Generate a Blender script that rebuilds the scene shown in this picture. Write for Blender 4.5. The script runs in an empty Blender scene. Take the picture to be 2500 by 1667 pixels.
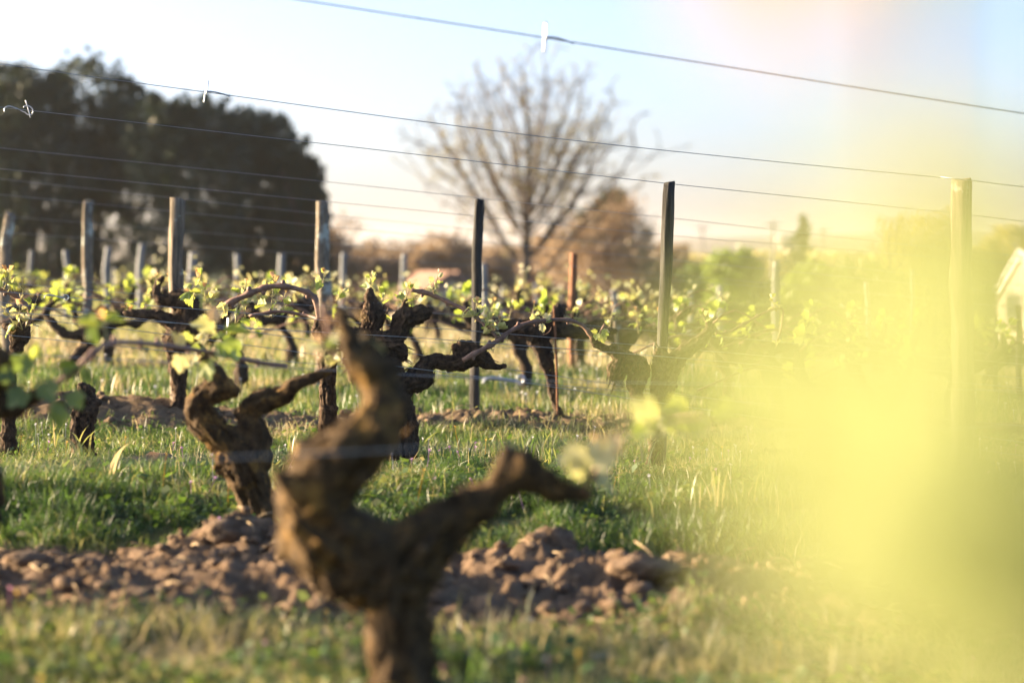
import bpy, math, random
import numpy as np
from mathutils import Vector, Matrix

random.seed(7)
RNG = np.random.default_rng(7)
S = bpy.context.scene
COL = S.collection
rad = math.radians

# ------------------------------------------------------------------ camera
F = 85.0 / 36.0 * 2500.0            # focal length in photograph pixels
CAMZ = 0.67
HOR = 640.0                          # image row of the level horizon
PITCH = math.atan((833.5 - HOR) / F)
cam_d = bpy.data.cameras.new("camera")
cam = bpy.data.objects.new("camera", cam_d)
COL.objects.link(cam)
cam.location = (0, 0, CAMZ)
cam.rotation_euler = (math.pi / 2 - PITCH, 0, 0)
cam_d.lens = 85
cam_d.sensor_width = 36
cam_d.clip_start = 0.05
cam_d.clip_end = 6000
cam_d.dof.use_dof = True
cam_d.dof.focus_distance = 8.1
cam_d.dof.aperture_fstop = 2.5
S.camera = cam

# ------------------------------------------------------------------ light
HAZE = 0.0002
SUN_AZ = rad(76)                     # degrees to the left of the view direction
SUN_EL = rad(11)
to_sun = Vector((-math.sin(SUN_AZ) * math.cos(SUN_EL), math.cos(SUN_AZ) * math.cos(SUN_EL), math.sin(SUN_EL)))
W = bpy.data.worlds.new("World")
S.world = W
W.use_nodes = True
nt = W.node_tree
bg = nt.nodes["Background"]
sky = nt.nodes.new("ShaderNodeTexSky")
sky.sky_type = "NISHITA"
sky.sun_disc = False
sky.sun_elevation = SUN_EL
sky.sun_rotation = -SUN_AZ
sky.air_density = 0.5
sky.dust_density = 2.8
sky.ozone_density = 1.9
nt.links.new(sky.outputs[0], bg.inputs[0])
bg.inputs[1].default_value = 0.085
sd = bpy.data.lights.new("sun", "SUN")
sd.energy = 5.0
sd.angle = rad(0.6)
sd.color = (1.0, 0.75, 0.47)
sun = bpy.data.objects.new("sun", sd)
sun.rotation_euler = to_sun.to_track_quat("Z", "Y").to_euler()
sun.location = to_sun * 50
COL.objects.link(sun)
S.view_settings.view_transform = "Standard"
S.view_settings.look = "None"
S.view_settings.gamma = 1
S.view_settings.exposure = 2.52
S.view_settings.use_curve_mapping = False
S.cycles.use_denoising = True
S.cycles.max_bounces = 8
S.cycles.transparent_max_bounces = 8

# ------------------------------------------------------------------ helpers
def P(u, v, Y):
    """Photograph pixel -> world point standing at distance Y in front of the camera."""
    dx = (u - 1250.0) / F
    dy = -(v - 833.5) / F
    ca, sa = math.cos(PITCH), math.sin(PITCH)
    d = Vector((dx, ca + dy * sa, -sa + dy * ca))
    t = Y / d.y
    return Vector((d.x * t, Y, CAMZ + d.z * t))

def m_(px, Y):
    return px * Y / F

def hsh(ix, iy, iz, seed):
    h = (ix.astype(np.uint32) * np.uint32(374761393) + iy.astype(np.uint32) * np.uint32(668265263)
         + iz.astype(np.uint32) * np.uint32(2246822519) + np.uint32((seed * 3266489917) & 0xFFFFFFFF))
    h = (h ^ (h >> np.uint32(13))) * np.uint32(1274126177)
    h = h ^ (h >> np.uint32(16))
    return h.astype(np.float64) / 4294967295.0

def vnoise(p, seed=0):
    p = np.asarray(p, float)
    i = np.floor(p).astype(np.int64)
    f = p - i
    f = f * f * (3 - 2 * f)
    r = 0
    for a in (0, 1):
        for b in (0, 1):
            for c in (0, 1):
                w = (f[:, 0] if a else 1 - f[:, 0]) * (f[:, 1] if b else 1 - f[:, 1]) * (f[:, 2] if c else 1 - f[:, 2])
                r = r + w * hsh(i[:, 0] + a, i[:, 1] + b, i[:, 2] + c, seed)
    return r * 2 - 1

def fbm(p, octs=4, seed=0, gain=0.5):
    p = np.asarray(p, float)
    r = 0; a = 1.0; s = 0
    for k in range(octs):
        r = r + a * vnoise(p, seed + k * 17)
        s += a; a *= gain; p = p * 2.03 + 11.3
    return r / s

def smooth(a, b, x):
    t = np.clip((x - a) / (b - a), 0, 1)
    return t * t * (3 - 2 * t)

def new_mesh(name, verts, faces, mat=None, parent=None, smooth_=True, attrs=None, org=None):
    """verts Nx3, faces list of index tuples or an Mx3 / Mx4 int array -> linked object."""
    me = bpy.data.meshes.new(name)
    v = np.asarray(verts, np.float64).reshape(-1, 3)
    if org is not None:
        v = v - np.asarray(org)[None, :]
    if isinstance(faces, np.ndarray):
        n = faces.shape[1]; M = len(faces)
        me.vertices.add(len(v)); me.vertices.foreach_set("co", v.astype(np.float32).ravel())
        me.loops.add(M * n); me.loops.foreach_set("vertex_index", faces.astype(np.int32).ravel())
        me.polygons.add(M)
        me.polygons.foreach_set("loop_start", np.arange(0, M * n, n, dtype=np.int32))
        me.update(calc_edges=True)
    else:
        me.from_pydata([tuple(q) for q in v], [], faces)
    if smooth_:
        me.polygons.foreach_set("use_smooth", np.ones(len(me.polygons), bool))
    for k, a in (attrs or {}).items():
        at = me.attributes.new(k, "FLOAT", "POINT")
        at.data.foreach_set("value", np.asarray(a, np.float32))
    me.validate()
    o = bpy.data.objects.new(name, me)
    COL.objects.link(o)
    if mat:
        me.materials.append(mat)
    if parent:
        o.parent = parent
    return o

def tag(o, label, cat, group=None):
    o["label"] = label; o["category"] = cat
    if group:
        o["group"] = group
    return o

def kind(o, k, label=None):
    o["kind"] = k
    if label:
        o["label"] = label
    return o

def thing(name, label, cat, loc, group=None):
    o = bpy.data.objects.new(name, None)
    o.empty_display_size = 0.1
    COL.objects.link(o)
    o.location = loc
    return tag(o, label, cat, group)

def crom(pts, step):
    """Catmull-Rom through rows of numbers (xyz first), sampled about every step metres."""
    pts = np.asarray(pts, float)
    if len(pts) < 3:
        pts = np.vstack([pts[0], (pts[0] + pts[-1]) / 2, pts[-1]])
    e = np.vstack([2 * pts[0] - pts[1], pts, 2 * pts[-1] - pts[-2]])
    out = []
    for i in range(1, len(e) - 2):
        a, b, c, d = e[i - 1], e[i], e[i + 1], e[i + 2]
        n = max(2, int(np.linalg.norm((c - b)[:3]) / step))
        for t in np.linspace(0, 1, n, endpoint=False):
            out.append(0.5 * ((2 * b) + (c - a) * t + (2 * a - 5 * b + 4 * c - d) * t * t + (3 * b - a - 3 * c + d) * t ** 3))
    out.append(e[-2])
    return np.array(out)

def tube(path, r, sides=6, cap=True):
    """path Nx3, r N -> verts, faces (list)."""
    path = np.asarray(path, float); n = len(path)
    r = np.broadcast_to(np.asarray(r, float), (n,))
    T = np.gradient(path, axis=0)
    T /= np.linalg.norm(T, axis=1)[:, None] + 1e-12
    up = np.array([0.0, 0.0, 1.0]) if abs(T[0][2]) < 0.9 else np.array([1.0, 0, 0])
    N = np.zeros_like(path)
    a = np.cross(T[0], up); a /= np.linalg.norm(a)
    for i in range(n):
        a = a - T[i] * a.dot(T[i]); a /= np.linalg.norm(a) + 1e-12
        N[i] = a
    B = np.cross(T, N)
    th = np.linspace(0, 2 * math.pi, sides, endpoint=False)
    v = path[:, None, :] + r[:, None, None] * (np.cos(th)[None, :, None] * N[:, None, :] + np.sin(th)[None, :, None] * B[:, None, :])
    v = v.reshape(-1, 3)
    f = []
    for i in range(n - 1):
        for k in range(sides):
            k2 = (k + 1) % sides
            f.append((i * sides + k, i * sides + k2, (i + 1) * sides + k2, (i + 1) * sides + k))
    if cap:
        f.append(tuple(range(sides - 1, -1, -1)))
        f.append(tuple((n - 1) * sides + k for k in range(sides)))
    return v, f

class MB:
    def __init__(self):
        self.v = []; self.f = []; self.n = 0
    def add(self, v, f):
        v = np.asarray(v, float).reshape(-1, 3)
        self.v.append(v); self.f += [tuple(i + self.n for i in q) for q in f]; self.n += len(v)
        return self
    def tube(self, path, r, sides=6):
        return self.add(*tube(path, r, sides))
    def box(self, c, s, rot=None):
        v = np.array([[x, y, z] for x in (-.5, .5) for y in (-.5, .5) for z in (-.5, .5)]) * np.asarray(s, float)
        if rot is not None:
            v = v @ np.array(Matrix.Rotation(rot, 3, "Z")).T
        v = v + np.asarray(c, float)
        return self.add(v, [(0, 1, 3, 2), (4, 6, 7, 5), (0, 4, 5, 1), (2, 3, 7, 6), (0, 2, 6, 4), (1, 5, 7, 3)])
    def build(self, name, mat, parent=None, org=None, smooth_=True):
        return new_mesh(name, np.vstack(self.v), self.f, mat, parent, smooth_, org=org)

# ------------------------------------------------------------------ materials
def mat_new(name):
    m = bpy.data.materials.new(name); m.use_nodes = True
    t = m.node_tree; t.nodes.clear()
    out = t.nodes.new("ShaderNodeOutputMaterial")
    return m, t, out

def ramp(t, stops, src):
    r = t.nodes.new("ShaderNodeValToRGB")
    e = r.color_ramp.elements
    while len(e) < len(stops):
        e.new(0.5)
    for i, (p, c) in enumerate(stops):
        e[i].position = p; e[i].color = (*c, 1)
    t.links.new(src, r.inputs[0])
    return r.outputs[0]

def noise_n(t, scale, detail=5, rough=0.6, vec=None, coord="Object", stretch=None):
    n = t.nodes.new("ShaderNodeTexNoise")
    n.inputs["Scale"].default_value = scale
    n.inputs["Detail"].default_value = detail
    n.inputs["Roughness"].default_value = rough
    if vec is None:
        tc = t.nodes.new("ShaderNodeTexCoord"); vec = tc.outputs[coord]
    if stretch:
        mp = t.nodes.new("ShaderNodeMapping"); mp.inputs["Scale"].default_value = stretch
        t.links.new(vec, mp.inputs[0]); vec = mp.outputs[0]
    t.links.new(vec, n.inputs["Vector"])
    return n

def mixc(t, fac, a, b):
    x = t.nodes.new("ShaderNodeMix"); x.data_type = "RGBA"
    if isinstance(fac, (int, float)):
        x.inputs[0].default_value = fac
    else:
        t.links.new(fac, x.inputs[0])
    for k, s in ((6, a), (7, b)):
        if isinstance(s, tuple):
            x.inputs[k].default_value = (*s, 1)
        else:
            t.links.new(s, x.inputs[k])
    return x.outputs[2]

def bump(t, h, strength=0.5, dist=0.01):
    b = t.nodes.new("ShaderNodeBump")
    b.inputs["Strength"].default_value = strength; b.inputs["Distance"].default_value = dist
    t.links.new(h, b.inputs["Height"])
    return b.outputs[0]

def surf(name, c0, c1, scale=20, rough=0.9, bs=0.6, bd=0.004, stretch=None, patch=None, metallic=0.0, patch_scale=14, patch_at=0.62, patch2=None, patch2_scale=9, patch2_at=0.5):
    m, t, out = mat_new(name)
    p = t.nodes.new("ShaderNodeBsdfPrincipled")
    n = noise_n(t, scale, 7, 0.65, stretch=stretch)
    c = ramp(t, [(0.32, c0), (0.68, c1)], n.outputs[0])
    if patch:
        n2 = noise_n(t, patch_scale, 6, 0.7)
        f = ramp(t, [(patch_at, (0, 0, 0)), (patch_at + 0.09, (1, 1, 1))], n2.outputs[0])
        c = mixc(t, f, c, patch)
    if patch2:
        n3 = noise_n(t, patch2_scale, 6, 0.75)
        f = ramp(t, [(patch2_at, (0, 0, 0)), (patch2_at + 0.10, (1, 1, 1))], n3.outputs[0])
        c = mixc(t, f, c, patch2)
    t.links.new(c, p.inputs["Base Color"])
    p.inputs["Roughness"].default_value = rough
    p.inputs["Metallic"].default_value = metallic
    p.inputs["Specular IOR Level"].default_value = 0.25 if metallic == 0 else 0.5
    if bs:
        t.links.new(bump(t, n.outputs[0], bs, bd), p.inputs["Normal"])
    t.links.new(p.outputs[0], out.inputs[0])
    return m

def leafmat(name, c0, c1, tr0=None, tr1=None, trans=0.5, attr=None, gloss=0.04, scale=8, vein=None):
    """Thin leaf: reflects c0..c1 and lets tr0..tr1 through."""
    m, t, out = mat_new(name)
    if attr:
        a = t.nodes.new("ShaderNodeAttribute"); a.attribute_name = attr; fac = a.outputs["Fac"]
        ca = ramp(t, c0, fac); cb = ramp(t, c1, fac)
    else:
        n = noise_n(t, scale, 3, 0.5)
        oi = t.nodes.new("ShaderNodeObjectInfo")
        mm = t.nodes.new("ShaderNodeMath"); mm.operation = "ADD"
        t.links.new(n.outputs[0], mm.inputs[0])
        ms = t.nodes.new("ShaderNodeMath"); ms.operation = "MULTIPLY_ADD"
        t.links.new(oi.outputs["Random"], ms.inputs[0]); ms.inputs[1].default_value = 0.5; ms.inputs[2].default_value = -0.25
        t.links.new(ms.outputs[0], mm.inputs[1])
        ca = ramp(t, [(0.25, c0), (0.75, c1)], mm.outputs[0]); cb = ramp(t, [(0.25, tr0), (0.75, tr1)], mm.outputs[0])
    if vein:
        a = t.nodes.new("ShaderNodeAttribute"); a.attribute_name = "vein"
        pw = t.nodes.new("ShaderNodeMath"); pw.operation = "POWER"; pw.inputs[1].default_value = 5
        t.links.new(a.outputs["Fac"], pw.inputs[0])
        ca = mixc(t, pw.outputs[0], ca, vein); 
    d = t.nodes.new("ShaderNodeBsdfDiffuse"); t.links.new(ca, d.inputs[0])
    l = t.nodes.new("ShaderNodeBsdfTranslucent"); t.links.new(cb, l.inputs[0])
    x = t.nodes.new("ShaderNodeMixShader"); x.inputs[0].default_value = trans
    t.links.new(d.outputs[0], x.inputs[1]); t.links.new(l.outputs[0], x.inputs[2])
    g = t.nodes.new("ShaderNodeBsdfGlossy"); g.inputs["Roughness"].default_value = 0.45
    y = t.nodes.new("ShaderNodeMixShader"); y.inputs[0].default_value = gloss
    t.links.new(x.outputs[0], y.inputs[1]); t.links.new(g.outputs[0], y.inputs[2])
    t.links.new(y.outputs[0], out.inputs[0])
    return m

M = {}
M["bark"] = surf("vine_bark", (0.022, 0.015, 0.010), (0.115, 0.074, 0.044), 60, 0.95, 0.9, 0.006, patch=(0.30, 0.27, 0.20), patch_scale=38, patch_at=0.66)
M["bark_far"] = surf("vine_bark_far", (0.016, 0.012, 0.009), (0.07, 0.048, 0.030), 45, 0.95, 0.7, 0.006)
M["sunlit_moss_bark"] = surf("sunlit_mossy_vine_bark", (0.018, 0.012, 0.007), (0.100, 0.062, 0.026), 34, 0.95, 0.8, 0.008, patch=(0.30, 0.32, 0.28), patch_scale=20, patch_at=0.67, patch2=(0.20, 0.115, 0.030), patch2_scale=11, patch2_at=0.53)  # moss and lichen patches; golden sunlight is put into the orange moss colour
M["cane"] = surf("cane", (0.13, 0.075, 0.055), (0.26, 0.16, 0.115), 60, 0.6, 0.3, 0.001)
M["stem"] = surf("green_stem", (0.30, 0.30, 0.12), (0.42, 0.33, 0.17), 40, 0.6, 0.2, 0.001)
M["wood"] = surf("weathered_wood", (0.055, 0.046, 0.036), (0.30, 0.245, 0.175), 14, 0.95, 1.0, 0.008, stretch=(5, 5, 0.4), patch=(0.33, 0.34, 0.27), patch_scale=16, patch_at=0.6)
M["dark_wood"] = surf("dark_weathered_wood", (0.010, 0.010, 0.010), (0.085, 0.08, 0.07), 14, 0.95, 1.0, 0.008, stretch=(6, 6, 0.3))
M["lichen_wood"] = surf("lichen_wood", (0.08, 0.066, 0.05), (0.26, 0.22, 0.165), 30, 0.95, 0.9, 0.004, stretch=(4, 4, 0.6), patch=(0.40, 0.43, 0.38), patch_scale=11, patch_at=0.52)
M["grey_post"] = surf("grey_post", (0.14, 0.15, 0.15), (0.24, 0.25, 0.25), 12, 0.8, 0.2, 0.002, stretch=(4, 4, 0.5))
M["rust"] = surf("rusty_steel", (0.11, 0.048, 0.025), (0.24, 0.118, 0.06), 40, 0.85, 0.3, 0.001)
M["steel"] = surf("galvanised_steel", (0.42, 0.45, 0.47), (0.60, 0.62, 0.64), 60, 0.42, 0.1, 0.0005, metallic=0.85)
M["wire"] = surf("trellis_wire", (0.20, 0.23, 0.25), (0.32, 0.35, 0.37), 60, 0.45, 0, 0, metallic=0.6)
M["soil"] = surf("soil_clod", (0.080, 0.054, 0.034), (0.230, 0.158, 0.100), 40, 1.0, 1.0, 0.02)
M["stone"] = surf("pale_stone", (0.36, 0.33, 0.29), (0.55, 0.52, 0.47), 18, 0.8, 0.4, 0.003)
M["leaf"] = leafmat("vine_leaf", (0.17, 0.25, 0.045), (0.30, 0.36, 0.09), (0.34, 0.44, 0.05), (0.52, 0.54, 0.10), 0.5, vein=(0.46, 0.48, 0.22))
M["leaf_pale"] = leafmat("young_vine_leaf", (0.36, 0.38, 0.16), (0.52, 0.50, 0.30), (0.50, 0.50, 0.14), (0.60, 0.54, 0.20), 0.45, vein=(0.62, 0.6, 0.44))
M["leaf_bud"] = leafmat("reddish_bud_leaf", (0.42, 0.27, 0.14), (0.55, 0.42, 0.28), (0.55, 0.30, 0.10), (0.60, 0.42, 0.16), 0.45)
M["leaf_deep"] = leafmat("shaded_vine_leaf", (0.085, 0.13, 0.028), (0.14, 0.19, 0.05), (0.18, 0.26, 0.03), (0.26, 0.33, 0.05), 0.45)  # darker copy of the vine leaf, with shade put into its colour
M["leaf_near"] = leafmat("broad_vine_leaf", (0.21, 0.26, 0.08), (0.30, 0.32, 0.12), (0.245, 0.285, 0.10), (0.31, 0.33, 0.15), 0.55, gloss=0.02)
M["leaf_orange"] = leafmat("orange_young_leaf", (0.32, 0.20, 0.07), (0.38, 0.25, 0.10), (0.40, 0.245, 0.08), (0.44, 0.28, 0.10), 0.5, gloss=0.02)

# ------------------------------------------------------------------ ground shape
ROWS = [3.9, 6.1, 8.1, 10.1, 12.2, 14.3, 16.4, 18.5, 20.6, 22.7, 24.8, 26.9, 29, 31.1, 33.2, 35.3]
KY = np.array([-12, 1.0, 3.6, 4.4, 4.9, 5.5, 5.8, 6.1, 6.45, 6.8, 7.3, 8.0, 9.0, 9.6, 10.2, 10.8, 12, 14, 17, 24, 60])
KZ = np.array([-.06, -.06, -0.075, -0.065, -0.06, -0.075, -0.07, -0.035, 0.015, 0.03, 0.0, -0.045, -0.05, -0.035, -0.012, -0.025, 0.0, 0.03, 0.02, 0.0, 0.0])

def soilmask(x, y):
    w = fbm(np.stack([x * 1.1, y * 1.6, 0 * x], 1), 3, 5) * 0.22
    a = smooth(4.55, 4.8, y + w) * (1 - smooth(5.65, 5.95, y + w))
    b = 0.85 * smooth(9.5, 9.8, y + w * 1.6) * (1 - smooth(10.7, 11.1, y + w))
    c = 0.8 * smooth(13.6, 14.0, y + w) * (1 - smooth(14.8, 15.2, y + w))
    e = smooth(0.45, 0.7, 1.3 - np.hypot((x + 1.27) / 0.42, (y - 7.75) / 0.36)) * 1.0
    f = smooth(0.45, 0.7, 1.3 - np.hypot((x + 0.25) / 0.9, (y - 9.2) / 0.3)) * 0.0
    return np.clip(np.maximum.reduce([a, b, c, e, f]), 0, 1)

def ground_base(x, y):
    x = np.asarray(x, float); y = np.asarray(y, float)
    xs = np.clip(x, -60, 60)
    z = -(0.012 + 0.018 * smooth(11, 22, y)) * xs * (1 - 0.6 * smooth(60, 200, y)) + np.interp(y, KY, KZ)
    side = smooth(-14, 2, x)
    drop = 0.026 * np.clip(y - 20, 0, None) * side
    z = z - np.minimum(drop, 5.5) - 0.030 * np.clip(y - 10.5, 0, 14) * smooth(.4, 2.6, x)
    p = np.stack([x, y, 0 * x], 1)
    z = z + fbm(p * 0.9, 3, 3) * 0.035 * smooth(0, 3, y)
    z = z + np.exp(-((y - 5.15) / .5) ** 2) * fbm(p * 2.4, 3, 13) * 0.08
    # lumps of turned earth heaped on the ploughed strip
    for (cx, cy, rx, ry, h) in MOUNDS:
        z = z + h * np.exp(-(((x - cx) / rx) ** 2 + ((y - cy) / ry) ** 2))
    return z

def mound(u, v, Y, rx, ry, h):
    q = P(u, v, Y)
    return (q.x, Y, rx, ry, h)
MOUNDS = [mound(580, 1300, 5.75, 0.18, 0.15, 0.11), mound(1340, 1340, 5.65, 0.16, 0.12, 0.05), mound(1750, 1400, 5.3, 0.3, 0.2, 0.03), mound(1500, 1400, 5.3, 0.25, 0.2, 0.06),
          mound(300, 1420, 5.2, 0.35, 0.22, 0.05), mound(345, 1150, 7.75, 0.2, 0.16, 0.035), mound(1680, 1490, 4.75, 0.12, 0.1, 0.06),
          mound(400, 1000, 10.2, 0.4, 0.3, 0.07), mound(80, 1010, 10.1, 0.35, 0.3, 0.08), mound(1250, 1030, 10.0, 0.35, 0.3, 0.05),
          mound(820, 1360, 5.4, 0.3, 0.15, 0.04), mound(1100, 1400, 5.2, 0.3, 0.15, 0.05)]

def ground(x, y, fine=True):
    x = np.atleast_1d(np.asarray(x, float)); y = np.atleast_1d(np.asarray(y, float))
    z = ground_base(x, y)
    if fine:
        m = soilmask(x, y)
        p = np.stack([x, y, 0 * x], 1)
        bil = np.abs(fbm(p * 9.5, 4, 21, 0.6))
        z = z + m * ((0.45 - bil * 2.2) * 0.042 + (0.35 - np.abs(fbm(p * 17, 3, 31, 0.6)) * 2) * 0.035 + fbm(p * 45, 2, 33) * .012) + (1 - m) * fbm(p * 6, 2, 41) * 0.012
    return z

def gz(x, y):
    return float(ground(x, y)[0])

def build_ground():
    ys = np.concatenate([np.linspace(-12, 0.9, 20), np.arange(1.0, 4.2, 0.05), np.arange(4.2, 6.2, 0.014), np.arange(6.2, 9.3, .035), np.arange(9.3, 11.3, .018), np.arange(11.3, 13, 0.04), 13 * (4000 / 13) ** np.linspace(0, 1, 150)])
    u = np.linspace(-1, 1, 321)
    uu = np.sign(u) * (0.24 * np.abs(u) + 0.76 * np.abs(u) ** 4)
    X = uu[None, :] * (0.55 * np.maximum(ys, 0)[:, None] + 6)
    Yg = np.repeat(ys[:, None], len(u), 1)
    x = X.ravel(); y = Yg.ravel()
    z = ground(x, y)
    n = len(u); R = len(ys)
    i = np.arange(R - 1)[:, None] * n + np.arange(n - 1)[None, :]
    f = np.stack([i, i + 1, i + n + 1, i + n], -1).reshape(-1, 4)
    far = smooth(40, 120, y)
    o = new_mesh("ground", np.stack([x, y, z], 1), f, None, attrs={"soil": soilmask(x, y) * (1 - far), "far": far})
    m, t, out = mat_new("vineyard_ground")
    p = t.nodes.new("ShaderNodeBsdfPrincipled"); p.inputs["Roughness"].default_value = 1; p.inputs["Specular IOR Level"].default_value = 0.1
    a = t.nodes.new("ShaderNodeAttribute"); a.attribute_name = "soil"
    n1 = noise_n(t, 14, 8, 0.7); n2 = noise_n(t, 3, 6, 0.6)
    so = ramp(t, [(0.3, (0.080, 0.054, 0.034)), (0.7, (0.230, 0.158, 0.100))], n1.outputs[0])
    gr = ramp(t, [(0.35, (0.035, 0.055, 0.016)), (0.65, (0.09, 0.085, 0.035))], n2.outputs[0])
    c = mixc(t, a.outputs["Fac"], gr, so)
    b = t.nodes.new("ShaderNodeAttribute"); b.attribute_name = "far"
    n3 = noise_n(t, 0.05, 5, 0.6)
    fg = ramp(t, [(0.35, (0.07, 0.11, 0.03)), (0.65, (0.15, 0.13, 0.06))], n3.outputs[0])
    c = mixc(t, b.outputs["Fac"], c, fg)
    t.links.new(c, p.inputs["Base Color"])
    t.links.new(bump(t, n1.outputs[0], 0.8, 0.02), p.inputs["Normal"])
    t.links.new(p.outputs[0], out.inputs[0])
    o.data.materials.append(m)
    kind(o, "structure")

build_ground()

# far low hills on the horizon
def build_hills():
    xs = np.linspace(-1500, 1500, 260)
    rows = []
    for k, (Y, top) in enumerate([(700, -6), (900, 6), (1200, 15), (1700, 21), (2600, 12)]):
        h = top * (0.75 + 0.35 * fbm(np.stack([xs * 0.006 + k * 3, 0 * xs, 0 * xs], 1), 4, 60 + k) + 0.05 * fbm(np.stack([xs * 0.08, 0 * xs, 0 * xs], 1), 3, 90 + k))
        rows.append(np.stack([xs, np.full_like(xs, Y), h if k else np.full_like(xs, -8.0)], 1))
    v = np.vstack(rows); n = len(xs)
    i = np.arange(len(rows) - 1)[:, None] * n + np.arange(n - 1)[None, :]
    f = np.stack([i, i + 1, i + n + 1, i + n], -1).reshape(-1, 4)
    o = new_mesh("hills", v, f, surf("hill_woods", (0.09, 0.085, 0.055), (0.20, 0.16, 0.105), 0.05, 1, 0, 0))
    kind(o, "structure")
build_hills()

# ------------------------------------------------------------------ gnarled wood
def gnarl(name, chains, voxel, mat, parent, org, lump=0.22, fis=0.12, seed=0, knobs=0, strips=0):
    """chains: lists of (x, y, z, radius). One continuous wood surface with knots and split bark."""
    mb = MB(); samples = []
    rnd = random.Random(seed)
    for ch in chains:
        ch = np.asarray(ch, float)
        rmin = max(ch[:, 3].min(), voxel * 1.3)
        c = crom(ch, max(voxel * 2.0, rmin * 0.6))
        r = np.maximum(c[:, 3], voxel * 1.25)
        pr = fbm(c[:, :3] * (0.35 / max(np.mean(r), 1e-3)) + seed, 3, seed + 5)
        r = r * (1 + lump * pr * 2.6)
        mb.tube(c[:, :3], r, 10)
        for e in (0, -1):                       # rounded ends
            mb.add(*ball(c[e, :3], r[e] * 1.02, 8, 5))
        T = np.gradient(c[:, :3], axis=0); T /= np.linalg.norm(T, axis=1)[:, None] + 1e-9
        s = np.concatenate([[0], np.cumsum(np.linalg.norm(np.diff(c[:, :3], axis=0), axis=1))])
        samples.append(np.hstack([c[:, :3], T, s[:, None], r[:, None]]))
        for k in range(knobs):
            i = rnd.randrange(len(c)); a = rnd.uniform(0, 6.28)
            d = np.array([math.cos(a), rnd.uniform(-.6, .6), math.sin(a)])
            d -= T[i] * d.dot(T[i])
            mb.add(*ball(c[i, :3] + d * r[i] * 0.75, r[i] * rnd.uniform(0.3, 0.55), 8, 5))
    v = np.vstack(mb.v)
    me = bpy.data.meshes.new("tmp"); me.from_pydata([tuple(q) for q in v], [], mb.f)
    ob = bpy.data.objects.new("tmp", me); COL.objects.link(ob)
    md = ob.modifiers.new("r", "REMESH"); md.mode = "VOXEL"; md.voxel_size = voxel; md.use_smooth_shade = True
    dg = bpy.context.evaluated_depsgraph_get()
    m2 = bpy.data.meshes.new_from_object(ob.evaluated_get(dg))
    bpy.data.objects.remove(ob); bpy.data.meshes.remove(me)
    n = len(m2.vertices)
    co = np.zeros(n * 3, np.float32); m2.vertices.foreach_get("co", co); co = co.reshape(-1, 3).astype(float)
    no = np.zeros(n * 3, np.float32); m2.vertex_normals.foreach_get("vector", no); no = no.reshape(-1, 3).astype(float)
    SM = np.vstack(samples)
    idx = np.zeros(n, int)
    for a in range(0, n, 4000):
        d = ((co[a:a + 4000, None, :] - SM[None, :, :3]) ** 2).sum(2)
        idx[a:a + 4000] = d.argmin(1)
    q = SM[idx]; rel = co - q[:, :3]
    ax = (rel * q[:, 3:6]).sum(1); perp = rel - ax[:, None] * q[:, 3:6]
    pn = perp / (np.linalg.norm(perp, axis=1)[:, None] + 1e-9)
    R = q[:, 7]; sarc = q[:, 6] + ax
    tw = sarc / (R + 1e-3) * 0.12
    ff = np.stack([pn[:, 0] * 4.2 + tw, pn[:, 1] * 4.2 + sarc / R * 0.35, pn[:, 2] * 4.2], 1)
    fiss = np.abs(fbm(ff + seed * 3.1, 3, seed + 40, 0.6))
    big = fbm(co / (np.median(R) * 1.6) + seed, 3, seed + 50)
    fine = fbm(co / (voxel * 3.0), 2, seed + 60)
    disp = R * (lump * 1.9 * big + fis * (0.9 - fiss * 5.5)) + voxel * 0.9 * fine + R * .16 * fbm(co / (np.median(R) * .40), 3, seed + 70)
    co = co + no * disp[:, None]
    co -= np.asarray(org)[None, :]
    m2.vertices.foreach_set("co", co.astype(np.float32).ravel())
    m2.polygons.foreach_set("use_smooth", np.ones(len(m2.polygons), bool))
    m2.materials.clear(); m2.materials.append(mat)
    m2.update()
    m2.name = name
    o = bpy.data.objects.new(name, m2); COL.objects.link(o)
    o.parent = parent
    if strips:                                  # shreds of bark peeling off along the wood
        g = np.random.default_rng(seed + 5)
        pick = g.choice(n, min(strips, n), replace=False); V = []; Fs = []; kk = 0
        for i in pick:
            T = q[i, 3:6] * (1 if g.random() < .7 else -1); Rr = R[i]; nn = no[i]; sdv = np.cross(T, nn)
            sl = np.linalg.norm(sdv)
            if sl < .2: continue
            sdv = sdv / sl; L = Rr * g.uniform(.5, 1.5); w = Rr * g.uniform(.05, .14); lift = Rr * g.uniform(.05, .28)
            p0 = co[i]
            for f_, wf, lf in ((-.35, .7, -.08), (.1, 1.0, .25), (.5, .8, .6), (1.0, .12, 1.0)):
                c_ = p0 + T * L * f_ + nn * lift * lf + sdv * w * g.normal(0, .4)
                V += [c_ - sdv * w * wf, c_ + sdv * w * wf]
            Fs += [(kk + 2 * j, kk + 2 * j + 1, kk + 2 * j + 3, kk + 2 * j + 2) for j in range(3)]; kk += 8
        so = new_mesh("bark_shreds", V, Fs, mat, parent, False)
        kind(so, "stuff")
    return o

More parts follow.
